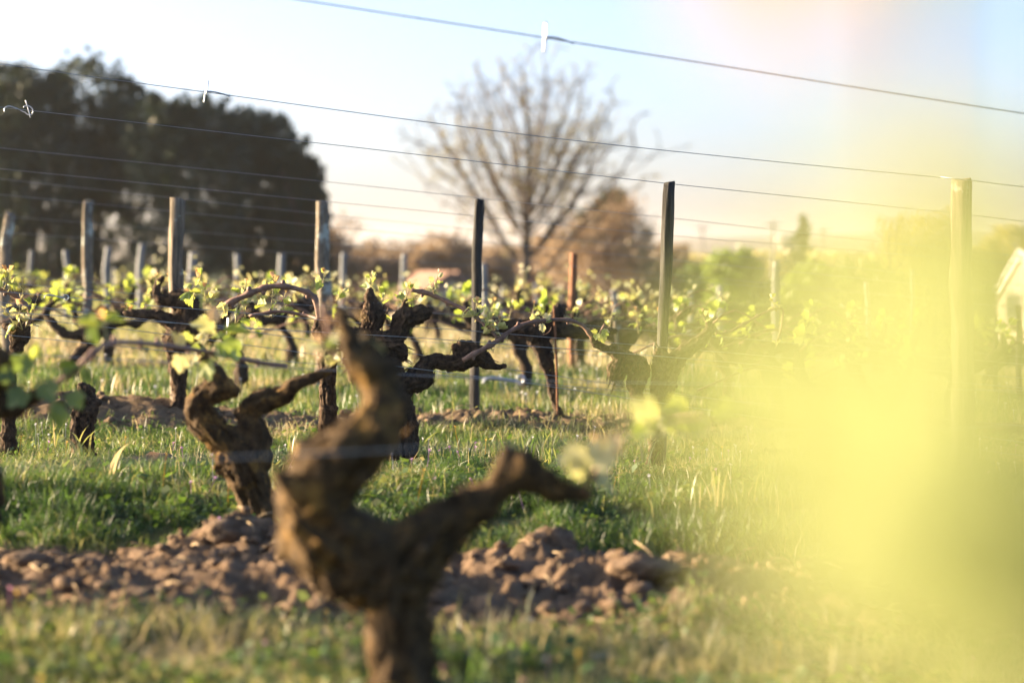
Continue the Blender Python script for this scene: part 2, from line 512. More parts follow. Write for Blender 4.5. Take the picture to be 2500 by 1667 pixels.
def ball(c, r, seg=8, ring=5, squash=(1, 1, 1)):
    c = np.asarray(c, float); v = [c + np.array([0, 0, r * squash[2]])]; f = []
    for i in range(1, ring):
        th = math.pi * i / ring
        for k in range(seg):
            ph = 2 * math.pi * k / seg
            v.append(c + r * np.array([math.sin(th) * math.cos(ph) * squash[0], math.sin(th) * math.sin(ph) * squash[1], math.cos(th) * squash[2]]))
    v.append(c - np.array([0, 0, r * squash[2]]))
    for k in range(seg):
        f.append((0, 1 + k, 1 + (k + 1) % seg))
        f.append((len(v) - 1, len(v) - 1 - seg + (k + 1) % seg, len(v) - 1 - seg + k))
    for i in range(ring - 2):
        for k in range(seg):
            a = 1 + i * seg + k; b = 1 + i * seg + (k + 1) % seg
            f.append((a, a + seg, b + seg, b))
    return np.array(v), f

def chain(pts, Y):
    """pts (u, v, radius px[, dY]) -> world chain at distance Y."""
    out = []
    for q in pts:
        y = Y + (q[3] if len(q) > 3 else 0)
        p = P(q[0], q[1], y)
        out.append((p.x, p.y, p.z, m_(q[2], y)))
    return out

def base_at(u, Y):
    x = P(u, 800, Y).x
    return Vector((x, Y, gz(x, Y)))

# ------------------------------------------------------------------ vine leaves
def leaf_mesh(name, fold, droop, curl, seed, mat, crumple=0.06):
    """Five-lobed toothed vine leaf, stalk at the origin, blade along +Y, about 1 unit wide."""
    rnd = random.Random(seed)
    lobes = [(0, 1.0), (52, 0.86), (-52, 0.86), (108, 0.66), (-108, 0.66)]
    n = 30; verts = [(0, 0, 0)]; vein = [1.0]
    rings = [0.5, 1.0]
    for ri, rr in enumerate(rings):
        cnt = n // 2 if ri == 0 else n
        for k in range(cnt):
            a = -158 + 316 * k / (cnt - 1)
            r = 0.5
            for (la, lr) in lobes:
                r = max(r, lr * (1 - (abs(a - la) / 38) ** 2 * 0.42) if abs(a - la) < 38 else 0)
            if ri == 1:
                r *= 1 + (0.055 if k % 2 else -0.055)
            r *= 0.56 * rr
            x = math.sin(math.radians(a)) * r; y = math.cos(math.radians(a)) * r + 0.12 * rr
            z = fold * abs(x) - droop * max(y, 0) ** 2 * 1.2 - curl * r * r * 1.8 + rnd.uniform(-1, 1) * crumple * rr
            x *= 1 - 0.32 * abs(fold)
            verts.append((x, y, z))
            vein.append(1.0 if min(abs(a - la) for la, _ in lobes) < 9 else (0.35 if ri == 0 else 0.0))
    h = n // 2; f = []
    for k in range(h - 1):
        f.append((0, 1 + k + 1, 1 + k))
    for k in range(h - 1):
        a = 1 + k; b = 1 + k + 1; o0 = 1 + h + 2 * k
        f.append((a, b, o0 + 1)); f.append((a, o0 + 1, o0)); f.append((b, o0 + 2, o0 + 1))
    f.append((1 + h - 1, 1 + h + n - 1, 1 + h + n - 2))
    me = bpy.data.meshes.new(name)
    me.from_pydata(verts, [], f)
    me.polygons.foreach_set("use_smooth", np.ones(len(f), bool))
    at = me.attributes.new("vein", "FLOAT", "POINT"); at.data.foreach_set("value", np.array(vein, np.float32))
    me.materials.append(mat)
    return me

LEAF = {}
for kk in ("leaf", "leaf_pale", "leaf_bud", "leaf_deep", "leaf_near", "leaf_orange"):
    LEAF[kk] = [leaf_mesh("leaf_" + str(i), fo, dr, cu, 10 * i + len(kk), M[kk], cr) for i, (fo, dr, cu, cr) in
                enumerate([(0.15, 0.3, 0.1, 0.04), (0.75, 0.3, -0.1, 0.05), (-0.45, 0.6, 0.4, 0.05), (1.4, -0.3, 0.2, 0.07), (0.3, 0.8, 0.6, 0.09)])]

def put_leaf(parent, org, pos, direc, size, k="leaf", var=None, roll=None, normal=None):
    me = LEAF[k][random.randrange(5) if var is None else var]
    o = bpy.data.objects.new("leaf", me); COL.objects.link(o); o.parent = parent
    y = Vector(direc).normalized()
    up = Vector(normal) if normal is not None else Vector((random.uniform(-.5, .5), random.uniform(-.9, .3), 1.0))
    x = y.cross(up)
    if x.length < 1e-3:
        x = Vector((1, 0, 0))
    x.normalize(); z = x.cross(y)
    mt = Matrix((x, y, z)).transposed().to_4x4()
    if roll:
        mt = mt @ Matrix.Rotation(roll, 4, "Y")
    o.matrix_local = Matrix.Translation(Vector(pos) - Vector(org)) @ mt @ Matrix.Scale(size, 4)
    return o

def shoot(parent, org, base, tip, n, size, mix=("leaf", "leaf_pale"), tipk="leaf_bud", r=0.0025, stem="stem", spread=1.0):
    """A spring shoot: a short stem with leaves, the topmost small, folded and reddish."""
    base = Vector(base); tip = Vector(tip); ax = tip - base; L = ax.length
    bend = Vector((random.uniform(-.2, .2), random.uniform(-.2, .2), 0)) * L * 0.5
    path = [base, base + ax * 0.35 + bend * 0.6, base + ax * 0.7 + bend * 0.5, tip]
    c = crom([tuple(q) for q in path], max(L / 8, 0.004))
    mb = MB(); mb.tube(c, np.linspace(r, r * 0.45, len(c)), 5)
    ph = random.uniform(0, 6.28); leaves = []
    for i in range(n):
        t = 0.12 + 0.88 * (i + random.uniform(-.25, .25)) / max(1, n - 1); t = min(max(t, 0.05), 1)
        j = min(len(c) - 1, int(t * (len(c) - 1)))
        ph += 2.4
        out = Vector((math.cos(ph), math.sin(ph) * 0.9, 0.35 + 0.9 * t ** 2)).normalized()
        s = size * (1.05 - 0.6 * t) * random.uniform(0.8, 1.2)
        pet = s * 0.55 * spread
        q = Vector(c[j]); e = q + out * pet + Vector((0, 0, pet * 0.15))
        mb.tube([tuple(q), tuple((q + e) / 2 + Vector((0, 0, pet * .12))), tuple(e)], r * 0.35, 4)
        k = tipk if (t > 0.86 and tipk) else random.choice(mix)
        leaves.append((e, out + Vector((0, 0, random.uniform(-.7, .25) + 0.5 * t)), s, k, 3 if t > 0.8 else None))
    so = mb.build("shoot", M[stem], parent, org)
    for e, d, s, k, var in leaves:
        put_leaf(so, org, e, d, s, k, var)
    return so

def cane(parent, org, pts, Y, r_px, buds=6, name="cane", mat="cane", curls=True):
    ch = chain([(u, v, r_px, d) for (u, v, d) in pts], Y)
    c = crom(ch, 0.012)
    n = len(c)
    rr = c[:, 3] * (1 + 0.12 * fbm(c[:, :3] * 60, 2, 3))
    rr *= np.linspace(1.12, 0.8, n)
    nodes = [int((k + 0.6 + random.uniform(-.2, .2)) / (buds + 0.4) * (n - 1)) for k in range(buds)]
    w = np.zeros(n)
    for k in nodes:
        w = np.maximum(w, np.exp(-((np.arange(n) - k) / 1.1) ** 2))
    mb = MB(); mb.tube(c[:, :3], rr * (1 + 0.55 * w), 8)
    for i, k in enumerate(nodes):
        q = c[k, :3]; mb.add(*ball(q + np.array([0, -0.2, (1 if i % 2 else -1)]) * rr[k] * 1.5, rr[k] * 0.95, 6, 4, (1, 1, 1.3)))
    o = mb.build(name, M[mat], parent, org)
    return o, c

# ------------------------------------------------------------------ posts
def post(label, top, foot_u, w_px, Y, mat, cat="post", name="vineyard_post", group=None, taper=1.06, bend=0.0, sides=16, cut=0.0, wob=0.17):
    t = P(top[0], top[1], Y)
    b = base_at(foot_u, Y); org = Vector(b); b.z -= 0.12
    r = m_(w_px, Y)
    n = 26
    path = []; rs = []
    for i in range(n):
        f = i / (n - 1)
        p = b.lerp(t, f)
        p.x += (bend + r * .45 * math.sin(top[0])) * math.sin(f * math.pi) + r * 0.5 * float(fbm([[f * 4, top[0], 1]], 2, 4)[0])
        path.append(tuple(p)); rs.append(r * (taper + (1 - taper) * f))
    v, f = tube(path, np.array(rs), sides)
    ang = np.tile(np.arange(sides), n) / sides * 2 * math.pi
    zz = np.repeat(np.arange(n), sides) / n
    pn = fbm(np.stack([np.cos(ang) * 1.6 + top[0], np.sin(ang) * 1.6, zz * 3.0], 1), 3, 8)
    ctr = np.repeat(np.array(path), sides, 0)
    gv = np.abs(fbm(np.stack([np.cos(ang) * 2.6 + top[0], np.sin(ang) * 2.6, zz * 1.6], 1), 2, 18))
    v = ctr + (v - ctr) * (1 + wob * 2.2 * pn - wob * 2.6 * np.clip(.16 - gv, 0, 1) / .16 * .6)[:, None]
    top_i = slice((n - 1) * sides, n * sides)
    v[top_i, 2] += cut * (v[top_i, 0] - t.x) + RNG.normal(0, r * 0.12, sides)
    o = new_mesh(name, v, f, M[mat], None, True, org=org)
    for p in o.data.polygons:
        if len(p.vertices) > 4:
            p.use_smooth = False
    o.location = org
    return tag(o, label, cat, group)

# ================================================================== VINES
def vine(label, u, Y, group="old gnarled vines in the rows"):
    b = base_at(u, Y)
    return thing("grape_vine", label, "vine", b, group), b

def root_chain(u, Y, v_top, r, u_top=None):
    """trunk foot: from just under the soil up to pixel row v_top"""
    b = base_at(u, Y)
    p = P(u if u_top is None else u_top, v_top, Y)
    R = m_(r, Y)
    return [(b.x, Y, b.z - 0.06, R * 1.25), (b.x, Y, b.z + 0.02, R * 1.12), ((b.x + p.x) / 2, Y, (b.z + p.z) / 2, R), (p.x, Y, p.z, R)]

# ---- the blurred vine in front
t1, b1 = vine("large dark moss-edged vine nearest the lens with a bulging head and an arm reaching right", 975, 3.9)
Y = 3.9
gnarl("trunk", [
    root_chain(985, Y, 1580, 88, 975) + chain([(968, 1480, 84), (950, 1400, 108)], Y),
    chain([(1000, 1405, 84), (915, 1380, 104), (825, 1330, 102), (775, 1255, 84), (795, 1172, 92, -.02), (868, 1095, 86, -.04), (925, 1030, 64, -.03), (932, 960, 54), (900, 895, 48), (862, 838, 36), (842, 795, 20), (836, 768, 11)], Y),
    chain([(975, 1385, 96), (1062, 1300, 68), (1112, 1262, 52), (1160, 1232, 56), (1205, 1208, 46), (1240, 1180, 52), (1276, 1152, 66), (1312, 1168, 50), (1350, 1190, 36), (1402, 1202, 25), (1440, 1208, 15)], Y),
    chain([(890, 1375, 84), (925, 1365, 84), (970, 1375, 88)], Y),
    chain([(935, 1330, 40), (932, 1290, 24), (932, 1268, 15)], Y),
    chain([(790, 1290, 60), (760, 1195, 62, -.04)], Y),
    chain([(720, 1190, 40, -.05), (688, 1172, 22, -.06), (676, 1160, 15, -.06)], Y),
    chain([(700, 1320, 36), (690, 1345, 24)], Y),
    chain([(940, 1040, 40, -.05), (975, 1018, 20, -.06), (984, 1004, 13, -.06)], Y),
    chain([(1240, 1150, 40), (1236, 1108, 18), (1240, 1096, 12)], Y),
], 0.008, M["sunlit_moss_bark"], t1, b1, 0.17, 0.14, 3, knobs=3, strips=260)
for (u, v, du, dv, n, s, mix) in [
    (836, 770, -30, -25, 3, 0.026, ("leaf_bud", "leaf_bud", "leaf_bud")), (842, 800, -60, 60, 3, 0.045, ("leaf_pale", "leaf_bud", "leaf_pale")),
    (852, 850, -95, 45, 4, 0.05, ("leaf_pale", "leaf", "leaf_pale")), (862, 830, 35, 30, 3, 0.03, ("leaf_bud", "leaf_pale")),
    (1420, 1190, 30, -70, 6, 0.042, ("leaf_pale", "leaf_pale", "leaf_bud")), (1405, 1175, 60, -95, 5, 0.04, ("leaf_pale", "leaf"))]:
    shoot(t1, b1, P(u, v, Y), P(u + du, v + dv, Y - 0.02), n, s, mix)
cs, _ = cane(t1, b1, [(1425, 1212, 0), (1455, 1150, -.05), (1500, 1085, -.1), (1560, 1050, -.15), (1640, 1025, -.2), (1720, 1015, -.25)], 3.9, 5, 4)
for (u, v, sz, k) in ((1590, 1020, .05, "leaf_pale"), (1610, 1035, .04, "leaf_pale"), (1650, 1050, .05, "leaf"), (1700, 1030, .05, "leaf"), (1560, 1070, .045, "leaf"), (1660, 1005, .045, "leaf"), (1480, 1110, .045, "leaf_bud"), (1455, 1135, .05, "leaf_pale"), (1430, 1115, .05, "leaf_pale"), (1420, 1150, .04, "leaf_pale"), (1750, 1025, .05, "leaf")):
    put_leaf(cs, b1, P(u, v, 3.72), (random.uniform(-1, 1), -.3, random.uniform(-.5, .8)), sz * 1.25, k, random.choice((0, 1)), normal=(random.uniform(-.6, .2), -1, .5))
# the upright bare spur that stands against the leaves
mb = MB(); c = crom(chain([(822, 880, 7), (806, 820, 7), (786, 745, 8)], 3.95), 0.01); mb.tube(c[:, :3], c[:, 3], 7)
mb.build("spur", M["cane"], t1, b1)

# ---- the half-blurred vine behind it on the ploughed strip
t2, b2 = vine("brown forked vine on the ploughed strip with two hooked arms, left behind the nearest vine", 690, 6.1)
Y = 6.1
gnarl("trunk", [
    root_chain(705, Y, 1275, 42, 657) + chain([(630, 1222, 46), (602, 1165, 46), (566, 1100, 49), (515, 1048, 48), (482, 1000, 38), (494, 965, 31), (535, 950, 36), (570, 955, 19)], Y),
    chain([(545, 950, 26), (512, 905, 22), (495, 870, 15), (488, 845, 10)], Y),
    chain([(620, 1120, 44), (622, 1060, 32, .02), (604, 1012, 30, .02), (640, 980, 34, .02), (690, 965, 31, .02), (720, 938, 21), (770, 920, 15), (802, 904, 11)], Y),
    chain([(600, 1040, 20), (604, 1070, 14)], Y),
], 0.0065, M["sunlit_moss_bark"], t2, b2, 0.18, 0.14, 11, knobs=4, strips=260)
shoot(t2, b2, P(490, 850, Y), P(515, 790, Y), 5, 0.062, ("leaf_pale", "leaf"))
shoot(t2, b2, P(500, 880, Y), P(560, 830, Y), 4, 0.055, ("leaf", "leaf_pale"))
shoot(t2, b2, P(800, 905, Y), P(785, 845, Y), 5, 0.060, ("leaf_pale", "leaf"))

# ---- vine cut by the left edge, with the long cane across
tl, bl = vine("dark vine cut by the left edge with deep green leaves and a long cane", -30, 4.8)
Y = 4.8
gnarl("trunk", [
    root_chain(-60, Y, 1010, 45, -40) + chain([(-20, 960, 42), (2, 910, 34), (0, 870, 24), (-20, 840, 16)], Y),
    chain([(-15, 985, 30), (40, 995, 24), (90, 965, 17), (120, 940, 10)], Y),
], 0.0065, M["sunlit_moss_bark"], tl, bl, 0.18, 0.14, 21, knobs=2, strips=160)
co_, cc = cane(tl, bl, [(110, 955, 0), (180, 905, 0), (225, 862, 0), (268, 838, 0.1), (350, 838, 0.4), (450, 850, 0.7), (560, 870, 0.95), (640, 886, 1.1), (700, 893, 1.2)], Y, 6.5, 7)
for (u, v, s, k, dr, var) in [(70, 900, .078, "leaf_deep", (-.5, -.3, .5), 0), (110, 935, .085, "leaf_deep", (.3, -.5, -.6), 0), (155, 905, .075, "leaf_deep", (.7, -.3, .2), 1),
                         (60, 955, .085, "leaf_deep", (-.6, -.5, -.5), 0), (130, 985, .08, "leaf_deep", (.1, -.5, -.9), 2), (175, 960, .07, "leaf_deep", (.5, -.4, -.7), 0),
                         (95, 870, .06, "leaf", (0, -.4, .8), 1), (210, 905, .05, "leaf_deep", (.3, -.3, -.9), 1), (35, 915, .07, "leaf_deep", (-.8, -.3, 0), 0)]:
    put_leaf(co_, bl, P(u, v, Y - 0.03), dr, s * .74, k, var, normal=(random.uniform(-.4, .4), -1, 0.3))
for (u, v, s, k, dr, var) in [(200, 795, .062, "leaf", (.95, -.1, .05), 1), (262, 786, .050, "leaf", (.9, .1, .1), 1), (238, 800, .05, "leaf", (.15, 0, -1), 3), (255, 775, .03, "leaf_bud", (.1, 0, 1), 3)]:
    put_leaf(co_, bl, P(u, v, Y), dr, s, k, var)
mb = MB()
for a in [((262, 838), (258, 810), (252, 780)), ((258, 800), (225, 795), (200, 795)), ((256, 795), (262, 786), (266, 786))]:
    q = crom([tuple(P(u, v, Y)) for u, v in a], 0.01); mb.tube(q, 0.0022, 5)
mb.build("shoot", M["stem"], tl, bl)
for (u, v, s, k, dr) in [(520, 802, .075, "leaf_pale", (-.6, -.3, .3)), (545, 835, .08, "leaf", (.5, -.3, -.4)), (560, 815, .075, "leaf", (.9, -.2, .1)), (430, 845, .06, "leaf_pale", (-.2, -.4, .9)),
                         (440, 870, .055, "leaf_pale", (.1, -.4, -.8)), (505, 885, .062, "leaf", (0, -.4, -.9)), (522, 780, .04, "leaf_bud", (0, -.1, 1)), (490, 870, .045, "leaf_pale", (-.8, -.2, -.4)), (535, 870, .045, "leaf_pale", (.3, -.2, .9))]:
    put_leaf(co_, bl, P(u, v, Y + 0.85), dr, s, k, random.choice((0, 1, 0)))

# ---- centre vine in focus
Y = 8.1
t3, b3 = vine("tall knobbly vine in the centre with two upright horns and an arm to the right", 965, Y)
gnarl("trunk", [
    root_chain(968, Y, 1000, 46, 960) + chain([(946, 935, 42), (915, 880, 46), (898, 845, 46), (870, 838, 36)], Y),
    chain([(905, 850, 44), (955, 850, 36), (975, 858, 20)], Y),
    chain([(905, 840, 34), (900, 805, 24), (908, 785, 29), (908, 768, 27), (904, 742, 14), (903, 722, 11), (904, 709, 8)], Y),
    chain([(950, 850, 28), (973, 812, 22), (980, 790, 24), (992, 776, 29), (1015, 770, 21), (1035, 764, 17), (1046, 762, 10)], Y),
    chain([(990, 765, 14), (987, 748, 10), (990, 735, 7)], Y),
    chain([(950, 985, 34), (990, 940, 28), (1030, 925, 30), (1040, 893, 24), (1064, 881, 21), (1110, 886, 22), (1150, 866, 26), (1165, 868, 28), (1190, 885, 20), (1212, 895, 10), (1232, 893, 7)], Y),
    chain([(1130, 875, 20), (1118, 852, 21), (1145, 846, 17)], Y),
    chain([(880, 860, 30), (860, 880, 20)], Y),
], 0.0042, M["bark"], t3, b3, 0.16, 0.16, 31, knobs=4, strips=420)
shoot(t3, b3, P(903, 712, Y), P(911, 668, Y), 6, 0.042, ("leaf_pale", "leaf", "leaf_pale"), "leaf_pale")
shoot(t3, b3, P(925, 790, Y + .1), P(935, 715, Y + .12), 6, 0.058, ("leaf", "leaf", "leaf_deep"), None)
shoot(t3, b3, P(988, 742, Y), P(1000, 702, Y), 6, 0.040, ("leaf_pale", "leaf_pale", "leaf"), "leaf_bud")
shoot(t3, b3, P(985, 745, Y), P(972, 722, Y), 4, 0.036, ("leaf_pale", "leaf"), "leaf_pale")
c3, cc3 = cane(t3, b3, [(1003, 708, 0), (1050, 718, 0), (1100, 740, -.02), (1150, 765, -.04), (1190, 800, -.06), (1215, 825, -.08)], Y, 4.2, 6)
for (u, v, du, dv, n, s) in [(1060, 718, 10, -50, 6, .034), (1060, 715, -8, -20, 3, .026), (1165, 775, 0, -40, 6, .048), (1175, 785, 20, 10, 4, .05), (1193, 805, 30, -18, 5, .056), (1200, 812, 40, 20, 5, .05), (1210, 822, -5, 40, 3, .04)]:
    shoot(t3, b3, P(u, v, Y - .05), P(u + du, v + dv, Y - .07), n, s, ("leaf_pale", "leaf", "leaf_pale", "leaf_pale"), "leaf_pale" if dv > 0 else "leaf_bud")

# ---- right vine in focus beside the dark post
t4, b4 = vine("vine with a hanging round burr and a long arched cane beside the dark post", 1600, Y)
gnarl("trunk", [
    root_chain(1597, Y, 1080, 19, 1603) + chain([(1606, 1020, 22), (1612, 970, 28), (1624, 925, 32), (1616, 875, 25), (1609, 860, 14)], Y),
    chain([(1606, 1040, 17), (1588, 1010, 15), (1566, 985, 14), (1556, 962, 17), (1553, 935, 23), (1562, 900, 26), (1548, 880, 19), (1528, 872, 17), (1510, 868, 17), (1494, 857, 13), (1470, 847, 10), (1452, 836, 9), (1446, 822, 7)], Y),
    chain([(1516, 880, 14), (1508, 900, 27), (1505, 908, 27)], Y),
    chain([(1490, 856, 11), (1500, 847, 10)], Y),
    chain([(1625, 915, 26), (1658, 872, 22), (1690, 848, 17), (1718, 826, 14), (1733, 802, 12), (1728, 790, 8)], Y),
], 0.0042, M["bark"], t4, b4, 0.14, 0.15, 41, knobs=2, strips=260)
c4, cc4 = cane(t4, b4, [(1130, 880, -.1), (1165, 860, -.1), (1210, 835, -.08), (1250, 806, -.06), (1290, 788, -.04), (1345, 781, -.02), (1395, 783, 0), (1425, 798, 0), (1442, 820, 0), (1447, 836, 0)], Y, 5.0, 8)
mb = MB(); c = crom(chain([(1458, 832, 4.5), (1466, 812, 4.2), (1477, 792, 4)], Y), .01); mb.tube(c[:, :3], c[:, 3], 6)
c = crom(chain([(1447, 800, 3), (1449, 815, 3.5), (1450, 835, 4)], Y), .01); mb.tube(c[:, :3], c[:, 3], 6); mb.build("spur", M["cane"], t4, b4)
mb = MB(); q = crom([tuple(P(u, v, Y)) for u, v in ((1346, 798), (1342, 808), (1333, 815), (1326, 818), (1330, 813))], .006); mb.tube(q, .0008, 4); mb.build("tendril", M["cane"], t4, b4)
for (u, v, dr, s, k, var) in [(1303, 783, (-.1, -.3, 1), .034, "leaf_pale", 0), (1316, 782, (-.7, -.3, .8), .03, "leaf_pale", 1), (1330, 778, (.6, -.3, .5), .036, "leaf_pale", 0), (1322, 792, (.2, -.3, -1), .034, "leaf_pale", 2), (1335, 785, (.9, -.2, .2), .026, "leaf", 1),
                              (1455, 812, (-.8, -.2, .3), .028, "leaf", 1), (1458, 815, (-.3, -.3, -.8), .03, "leaf", 0), (1470, 812, (.8, -.3, -.2), .034, "leaf", 0), (1468, 818, (.3, -.3, -.9), .04, "leaf", 0), (1475, 806, (.9, -.1, -.1), .026, "leaf_pale", 2)]:
    put_leaf(c4, b4, P(u, v, Y - .03), dr, s, k, var, normal=(random.uniform(-.5, .5), -1, .4))
c5, _ = cane(t4, b4, [(1733, 800, 0), (1765, 815, .05), (1800, 800, .08), (1840, 778, .1), (1880, 757, .1), (1905, 753, .1), (1912, 762, .1), (1908, 800, .1), (1898, 832, .1)], Y, 3.2, 6)
shoot(t4, b4, P(1893, 755, Y + .1), P(1882, 728, Y + .1), 6, .032, ("leaf_pale", "leaf"), "leaf_pale")
shoot(t4, b4, P(1730, 795, Y), P(1712, 765, Y), 5, .04, ("leaf", "leaf_pale"))
shoot(t4, b4, P(1898, 832, Y + .1), P(1893, 850, Y + .1), 3, .025, ("leaf_pale",), "leaf_pale")
for (u, v) in ((1760, 812), (1800, 800), (2040, 818), (2090, 812), (2200, 760), (2230, 725)):
    pass

# ---- the sawn dead stump
ts, bs_ = vine("dead sawn-off vine stump with split sunlit bark, on the left", 200, 8.1)
gnarl("trunk", [
    root_chain(202, 8.1, 1060, 26, 200) + chain([(206, 1020, 26), (212, 985, 26), (206, 958, 21), (199, 943, 10)], 8.1),
    chain([(215, 1000, 16), (232, 986, 11), (241, 980, 7)], 8.1),
    chain([(186, 1110, 14), (178, 1060, 7), (176, 1045, 4)], 8.1),
], 0.004, M["bark"], ts, bs_, 0.12, 0.24, 51, knobs=2, strips=160)

# ---- leafy vine at the left edge
te, be = vine("vine at the left edge with pale young leaves crowding its head", 40, 8.4)
gnarl("trunk", [
    root_chain(20, 8.4, 960, 18, 22) + chain([(28, 905, 15), (36, 870, 14), (46, 830, 20), (50, 812, 24), (28, 800, 12), (14, 795, 8)], 8.4),
    chain([(55, 815, 16), (66, 802, 10)], 8.4),
], 0.005, M["bark"], te, be, 0.17, 0.15, 61, knobs=2, strips=160)
cane(te, be, [(-60, 690, 0), (0, 706, 0), (30, 718, 0), (54, 736, 0), (72, 762, 0), (70, 785, 0), (62, 802, 0)], 8.4, 5, 6)
for (u, v, du, dv, n, s) in [(55, 805, -6, -60, 7, .05), (40, 800, -45, -60, 6, .045), (62, 800, 28, -70, 6, .05), (50, 735, 5, -50, 4, .035), (10, 705, 10, -40, 7, .06), (-10, 700, -10, -50, 6, .06), (20, 712, 5, -25, 5, .05)]:
    shoot(te, be, P(u, v, 8.35), P(u + du, v + dv, 8.3), n, s, ("leaf_pale", "leaf_pale", "leaf"), "leaf_bud")

# ---- the vine whose arched cane springs from behind the nearest vine
ta, ba = vine("vine half hidden behind the nearest one, its brown cane arching left", 800, 8.3)
gnarl("trunk", [root_chain(800, 8.3, 960, 20, 800) + chain([(800, 890, 20), (792, 830, 22), (780, 800, 20), (777, 785, 10)], 8.3),
                chain([(790, 830, 16), (815, 800, 12), (822, 785, 8)], 8.3)], 0.005, M["bark"], ta, ba, 0.17, 0.15, 71, knobs=2, strips=120)
c6, _ = cane(ta, ba, [(548, 746, 0), (585, 728, 0), (625, 710, 0), (672, 698, 0), (720, 704, 0), (758, 718, 0), (770, 732, 0), (774, 755, 0), (778, 785, 0)], 8.3, 6.2, 6)
cane(ta, ba, [(608, 772, .1), (650, 764, .1), (690, 761, .1), (735, 768, .1), (770, 776, .05), (785, 790, 0)], 8.3, 3.4, 5)
for (dr, s, k, var) in [((-.5, -.5, -.7), .052, "leaf_pale", 0), ((-.2, -.5, -.9), .05, "leaf_pale", 2), ((-.9, -.4, -.1), .042, "leaf_pale", 1), ((.1, -.4, -.95), .045, "leaf_pale", 3)]:
    put_leaf(c6, ba, P(548, 748, 8.28), dr, s, k, var, normal=(random.uniform(-.3, .3), -1, .3))
for (u, v, du, dv, n, s) in [(665, 775, 5, -90, 10, .062), (690, 760, 5, -40, 5, .05), (575, 790, 10, -60, 6, .05), (600, 775, -5, -45, 5, .045), (785, 705, 6, -35, 7, .046), (470, 735, 20, -60, 7, .06), (505, 740, -5, -35, 5, .055), (590, 730, 12, -40, 5, .045), (820, 735, 20, -25, 5, .04)]:
    shoot(ta, ba, P(u, v, 8.7), P(u + du, v + dv, 8.7), n, s, ("leaf", "leaf_pale", "leaf"), "leaf_bud", r=.003)

# ---- next row back: the leaning vine at the left post
tc_, bc = vine("vine in front of the mossy post, its arms curling left over the wires", 420, 10.1)
Y = 10.1
gnarl("trunk", [
    root_chain(424, Y, 1010, 17, 432) + chain([(438, 970, 16), (436, 915, 18), (430, 870, 19), (436, 830, 36), (452, 812, 34), (455, 772, 27), (446, 738, 28), (412, 732, 17), (392, 730, 13), (383, 714, 8), (386, 692, 7), (398, 678, 5)], Y),
    chain([(420, 790, 16), (385, 770, 15), (344, 767, 13), (308, 764, 9)], Y),
    chain([(465, 820, 22), (490, 800, 12)], Y),
], 0.006, M["bark"], tc_, bc, 0.18, 0.15, 81, knobs=3, strips=220)
for (u, v, du, dv, n, s) in [(385, 690, -5, -18, 4, .026), (398, 680, 12, -5, 3, .025), (310, 762, 0, -15, 3, .03), (470, 735, 15, -70, 6, .05)]:
    shoot(tc_, bc, P(u, v, Y), P(u + du, v + dv, Y), n, s, ("leaf_bud", "leaf_pale"), "leaf_bud")

tr_, br_ = vine("broad-armed vine tied to the thin rusty stake", 1362, 10.1)
gnarl("trunk", [
    root_chain(1366, Y, 980, 10, 1354) + chain([(1346, 930, 15), (1334, 880, 19), (1318, 830, 26), (1312, 800, 30)], Y),
    chain([(1320, 815, 26), (1270, 800, 24), (1220, 800, 18), (1190, 808, 10)], Y),
    chain([(1320, 800, 24), (1352, 780, 20), (1362, 752, 12)], Y),
    chain([(1345, 805, 18), (1400, 812, 15), (1450, 815, 12), (1500, 808, 10)], Y),
], 0.006, M["bark_far"], tr_, br_, 0.2, 0.11, 91, knobs=2)
for (u, v, du, dv, n, s) in [(1200, 790, 5, -50, 6, .05), (1240, 785, 10, -40, 5, .05), (1300, 780, 5, -35, 4, .04), (1400, 800, 10, -40, 4, .045), (1390, 795, -10, -35, 4, .05), (1490, 800, 8, -50, 4, .04), (1350, 925, -5, -30, 4, .04), (1600, 800, 5, -40, 5, .05), (1560, 815, -5, -50, 4, .05)]:
    shoot(tr_, br_, P(u, v, Y), P(u + du, v + dv, Y), n, s, ("leaf", "leaf_pale", "leaf"), "leaf_bud")

